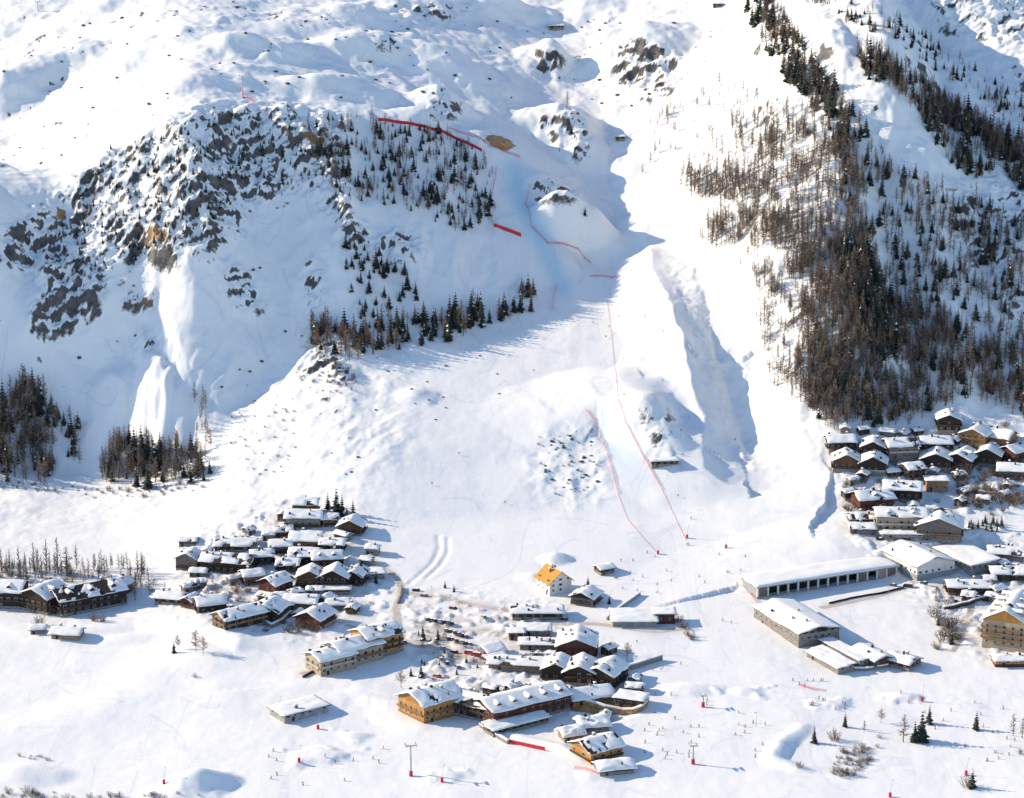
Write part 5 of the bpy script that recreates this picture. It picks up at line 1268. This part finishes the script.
# ------------------------------------------------------------------ race nets, gates, pylons, snow guns
m_net, N, L, B = mat('red_race_net', .8, .1); B.inputs['Base Color'].default_value = (.72, .05, .10, 1)
tc = N.new('ShaderNodeTexCoord'); ck = nnode(N, 'ShaderNodeTexChecker', Scale=5.0); L.new(tc.outputs['Object'], ck.inputs['Vector'])
L.new(math_(N, L, 'ADD', math_(N, L, 'MULTIPLY', ck.outputs[1], .4), .18), B.inputs['Alpha'])
def net(label, pts, h=1.6, group=None, open_=True):
    P = [ground(*p) for p in pts]; Q = []
    for a, b in zip(P[:-1], P[1:]):
        n = max(1, int(np.hypot(b[0]-a[0], b[1]-a[1])/5)); Q += [a+(b-a)*k/n for k in range(n)]
    Q.append(P[-1]); c = P[len(P)//2].copy()
    Q = [np.array([q[0], q[1], float(zat(q[0], q[1]))])-c for q in Q]
    o = thing('safety_net', label, 'safety net', c, 0, group)
    mb = MB()
    for a, b in zip(Q[:-1], Q[1:]):
        mb.poly([(a[0], a[1], a[2]+.1), (b[0], b[1], b[2]+.1), (b[0], b[1], b[2]+h), (a[0], a[1], a[2]+h)])
        mb.tube((a[0], a[1], a[2]+h), (b[0], b[1], b[2]+h), .06, n=4)
    part('netting', mb.mesh('netting', m_net if open_ else M['red_paint']), o)
    pm = MB().tube((0, 0, -.5), (0, 0, h+.25), .05, n=5).mesh('post', M['red_paint'])
    for q in Q[::max(1, len(Q)//40)]: part('post', pm, o, tuple(q))
    return o
net('long red net along the cliff edge at the top of the race', [(378, 121), (400, 124), (425, 128), (447, 135), (466, 144), (482, 152)], 2.2, open_=False)
net('upper red net curving above the ochre earth cut', [(449, 129), (470, 136), (490, 147), (506, 153), (520, 158)], 1.8)
net('pink net on the outside of the first shaded curve', [(497, 168), (493, 190), (489, 212), (494, 227)], 1.5)
net('short bright red net at the lip of the shaded race slope', [(494, 227), (508, 232), (521, 237)], 2.6, open_=False)
net('curved red net on the inside of the shaded race bowl', [(530, 185), (526, 205), (532, 228), (548, 244), (564, 245), (578, 250), (591, 264)], 1.6)
net('short net where the shaded bowl opens into the sun', [(590, 277), (604, 277), (620, 276)], 1.5)
net('steep red net low in the shaded bowl', [(557, 286), (554, 298), (552, 312)], 1.6)
net('red net on the cliff side of the final steep drop', [(586, 410), (598, 428), (606, 450), (612, 472), (618, 494)], 1.0)
net('red net on the hut side of the final steep drop', [(618, 400), (625, 422), (637, 445), (648, 465), (662, 490)], 1.0)
net('faint net line down the middle of the sunlit piste', [(607, 300), (612, 340), (616, 375), (618, 400)], .3)
net('faint net line from steep drop to finish', [(618, 494), (628, 520), (645, 540), (656, 552)], .3)
net('finish net running down to the red marker', [(662, 490), (674, 515), (686, 540)], .3)
net('red net by the corner of the dark hotel wall', [(508, 743), (522, 746), (545, 751)], 1.8, open_=False)
net('pink net round the low snow-heaped cabin', [(575, 769), (598, 774), (632, 771)], 1.4)
net('red net at the outer corner of the gallery', [(740, 576), (748, 588), (756, 603)], 1.4)
net('red barrier at the lift queue below the sports hall', [(800, 686), (812, 690), (826, 692)], 1.3)
net('tiny red net beside the plateau pylon', [(240, 90), (247, 98), (254, 103)], 1.6)
def gate(px, py, col, label):
    p = ground(px, py); o = thing('race_gate', label, 'race gate', p, .3)
    for s in (-1, 1): part('pole', MB().tube((s*.4, 0, -.3), (s*.4, 0, 1.9), .04, n=5).mesh('pole', M[col]), o)
    part('banner', MB().box(-.38, .38, -.015, .015, .9, 1.6).mesh('banner', M[col]), o); return o
M['green'] = plain('dark_green_paint', (.03, .09, .06))
for i, (px, py, c, l) in enumerate([(645, 317, 'green', 'dark race gate highest on the sunlit piste'), (663, 333, 'green', 'dark race gate near the bright levee'), (606, 338, 'red_paint', 'red race gate at the upper edge of the sunlit piste'), (623, 360, 'green', 'dark race gate in the middle of the sunlit piste'),
    (624, 396, 'red_paint', 'red race gate above the steep drop'), (646, 411, 'red_paint', 'red race gate beside the rocks of the steep drop'), (678, 497, 'red_paint', 'red race gate below the lone hut'), (534, 372, 'red_paint', 'red race gate alone on the open apron'), (459, 455, 'red_paint', 'red marker gate on the broad sunny slope'),
    (432, 485, 'red_paint', 'red marker gate above the curved path'), (505, 504, 'red_paint', 'red marker gate above the orange-roofed house'), (735, 441, 'red_paint', 'red gate in the shaded gully'), (742, 462, 'red_paint', 'lower red gate at the gully mouth')]): gate(px, py, c, l)
def pylon(px, py, h, label, pad=True, arm=4.5, rot=0.2):
    p = ground(px, py); o = thing('lift_pylon', label, 'lift pylon', p, rot)
    part('mast', MB().tube((0, 0, -1), (0, 0, h), .42, .26, 10).mesh('mast', M['metal']), o)
    a = part('crossarm', MB().box(-arm/2, arm/2, -.2, .2, h-.3, h+.15).mesh('crossarm', M['metal']), o)
    for s in (-1, 1):
        part('pulleys', MB().box(s*arm/2-.25, s*arm/2+.25, -1.7, 1.7, h+.15, h+.6).box(s*arm/2-.15, s*arm/2+.15, -2.2, 2.2, h+.6, h+.75).mesh('pulleys', M['metal']), a)
    if pad: part('pad', MB().tube((0, 0, 0), (0, 0, 2.2), .8, .8, 10).mesh('pad', M['red_paint']), o)
    return o
pylon(411, 776, 14, 'tall grey lift pylon with a red padded foot on the lower snowfield')
pylon(693, 764, 8.5, 'shorter grey lift pylon with a large red pad on the beginner area', arm=3)
pylon(703, 707, 5.5, 'small lift pylon with a red pad uphill of the beginner area', arm=2.4)
pylon(243, 98, 15, 'lone lift pylon on the plateau above the cliffs', pad=False, arm=4)
pylon(38, 11, 7, 'dark lift pylon in the shade at the top corner', pad=False, arm=3)
def gun(px, py, label, h=7.5, rot=.4):
    p = ground(px, py); o = thing('snow_lance', label, 'snow lance', p, rot)
    part('pad', MB().tube((0, 0, 0), (0, 0, 1.9), .65, .65, 8).mesh('pad', M['red_paint']), o)
    part('lance', MB().tube((0, 0, 1.8), (.9, 0, h), .09, .06, 6).mesh('lance', M['metal']), o)
    part('nozzle', MB().tube((.85, 0, h-.1), (1.25, 0, h+.1), .16, .2, 6).mesh('nozzle', M['metal']), o)
for px, py, l in [(658, 554, 'snow lance with a red pad in the finish area'), (164, 784, 'snow lance with a red pad beside the lower left mound'), (442, 782, 'snow lance with a red pad just downhill of the tall pylon'), (318, 729, 'snow lance with a red pad below the buried lift station'),
   (279, 712, 'snow lance with a red pad touching the buried lift station'), (299, 762, 'snow lance with a red pad between two snow mounds'), (966, 775, 'snow lance with a red pad beside the snow-dusted fir'), (890, 797, 'snow lance with a red pad at the bottom edge'), (922, 701, 'snow lance with a red pad by the small right-hand mound'), (687, 538, 'snow lance with a red pad under the finish net'), (726, 548, 'snow lance with a red pad on the flat snow above the gallery')]: gun(px, py, l)
# lamp posts along the square and the road
def lamp(px, py, label, h=7):
    p = ground(px, py); o = thing('street_lamp', label, 'street lamp', p, rp.random()*6)
    part('pole', MB().tube((0, 0, -.5), (0, 0, h), .11, .07, 6).mesh('pole', M['metal']), o)
    part('lamp_head', MB().box(-.2, 1.1, -.15, .15, h-.05, h+.12).mesh('lamp_head', M['metal']), o)
for px, py, l in [(640, 685, 'street lamp over the blue shaded square'), (596, 654, 'street lamp beside the big brown chalet'), (432, 600, 'street lamp at the road fork'), (505, 612, 'street lamp before the long hall'), (470, 668, 'street lamp by the dark hotel roof'), (888, 600, 'street lamp on the gallery road'), (945, 577, 'street lamp before the glazed hall'), (756, 727, 'dark flag-like post on the beginner area')]: lamp(px, py, l)
# ------------------------------------------------------------------ boulders poking through the snow
def boulder_mesh(seed):
    r = random.Random(seed); import bmesh
    bm = bmesh.new(); bmesh.ops.create_icosphere(bm, subdivisions=2, radius=1)
    for v in bm.verts:
        n = .7+.6*r.random(); v.co *= n; v.co.z *= .62
    me = bpy.data.meshes.new('boulder'); bm.to_mesh(me); bm.free(); me.materials.append(M['rock']); return me
M['rock'] = plain('dark_rock', (.085, .078, .072), var=.5, scale=1.2)
_bm = [boulder_mesh(k) for k in range(5)]
def boulders(poly, n, sz, label, group):
    mk = poly_mask(poly, 0); xs, ys = np.nonzero(mk.T > .5)
    for _ in range(n):
        k = rp.randrange(len(xs)); p = ground(xs[k]*2-63+rp.random(), ys[k]*2-39+rp.random()); s = rp.uniform(*sz)
        o = thing('boulder', label, 'boulder', p, rp.random()*6, group, _bm[rp.randrange(5)]); o.scale = (s, s*rp.uniform(.7, 1.3), s)
boulders([(0, 20), (200, 15), (320, 20), (300, 90), (190, 105), (120, 130), (0, 190)], 44, (.5, 1.5), 'dark boulder poking through the sunny snow above the cliff band', 'boulders above the cliff band')
boulders([(320, 20), (740, 15), (660, 120), (520, 110), (340, 100)], 60, (.5, 1.6), 'dark boulder on the rolling snow plateau near the top', 'boulders on the plateau')
boulders([(60, 300), (300, 230), (320, 340), (230, 390), (80, 360)], 14, (.5, 1.5), 'dark boulder on the smooth shaded face', 'boulders on the shaded face')
boulders([(230, 410), (330, 360), (480, 350), (520, 400), (420, 470), (250, 480)], 24, (.4, 1.0), 'small boulder on the bumpy sunlit apron', 'boulders on the bumpy apron')
boulders([(540, 440), (586, 422), (600, 460), (598, 490), (545, 490)], 34, (.5, 1.3), 'small boulder on the steep rocky roll', 'boulders on the steep roll')
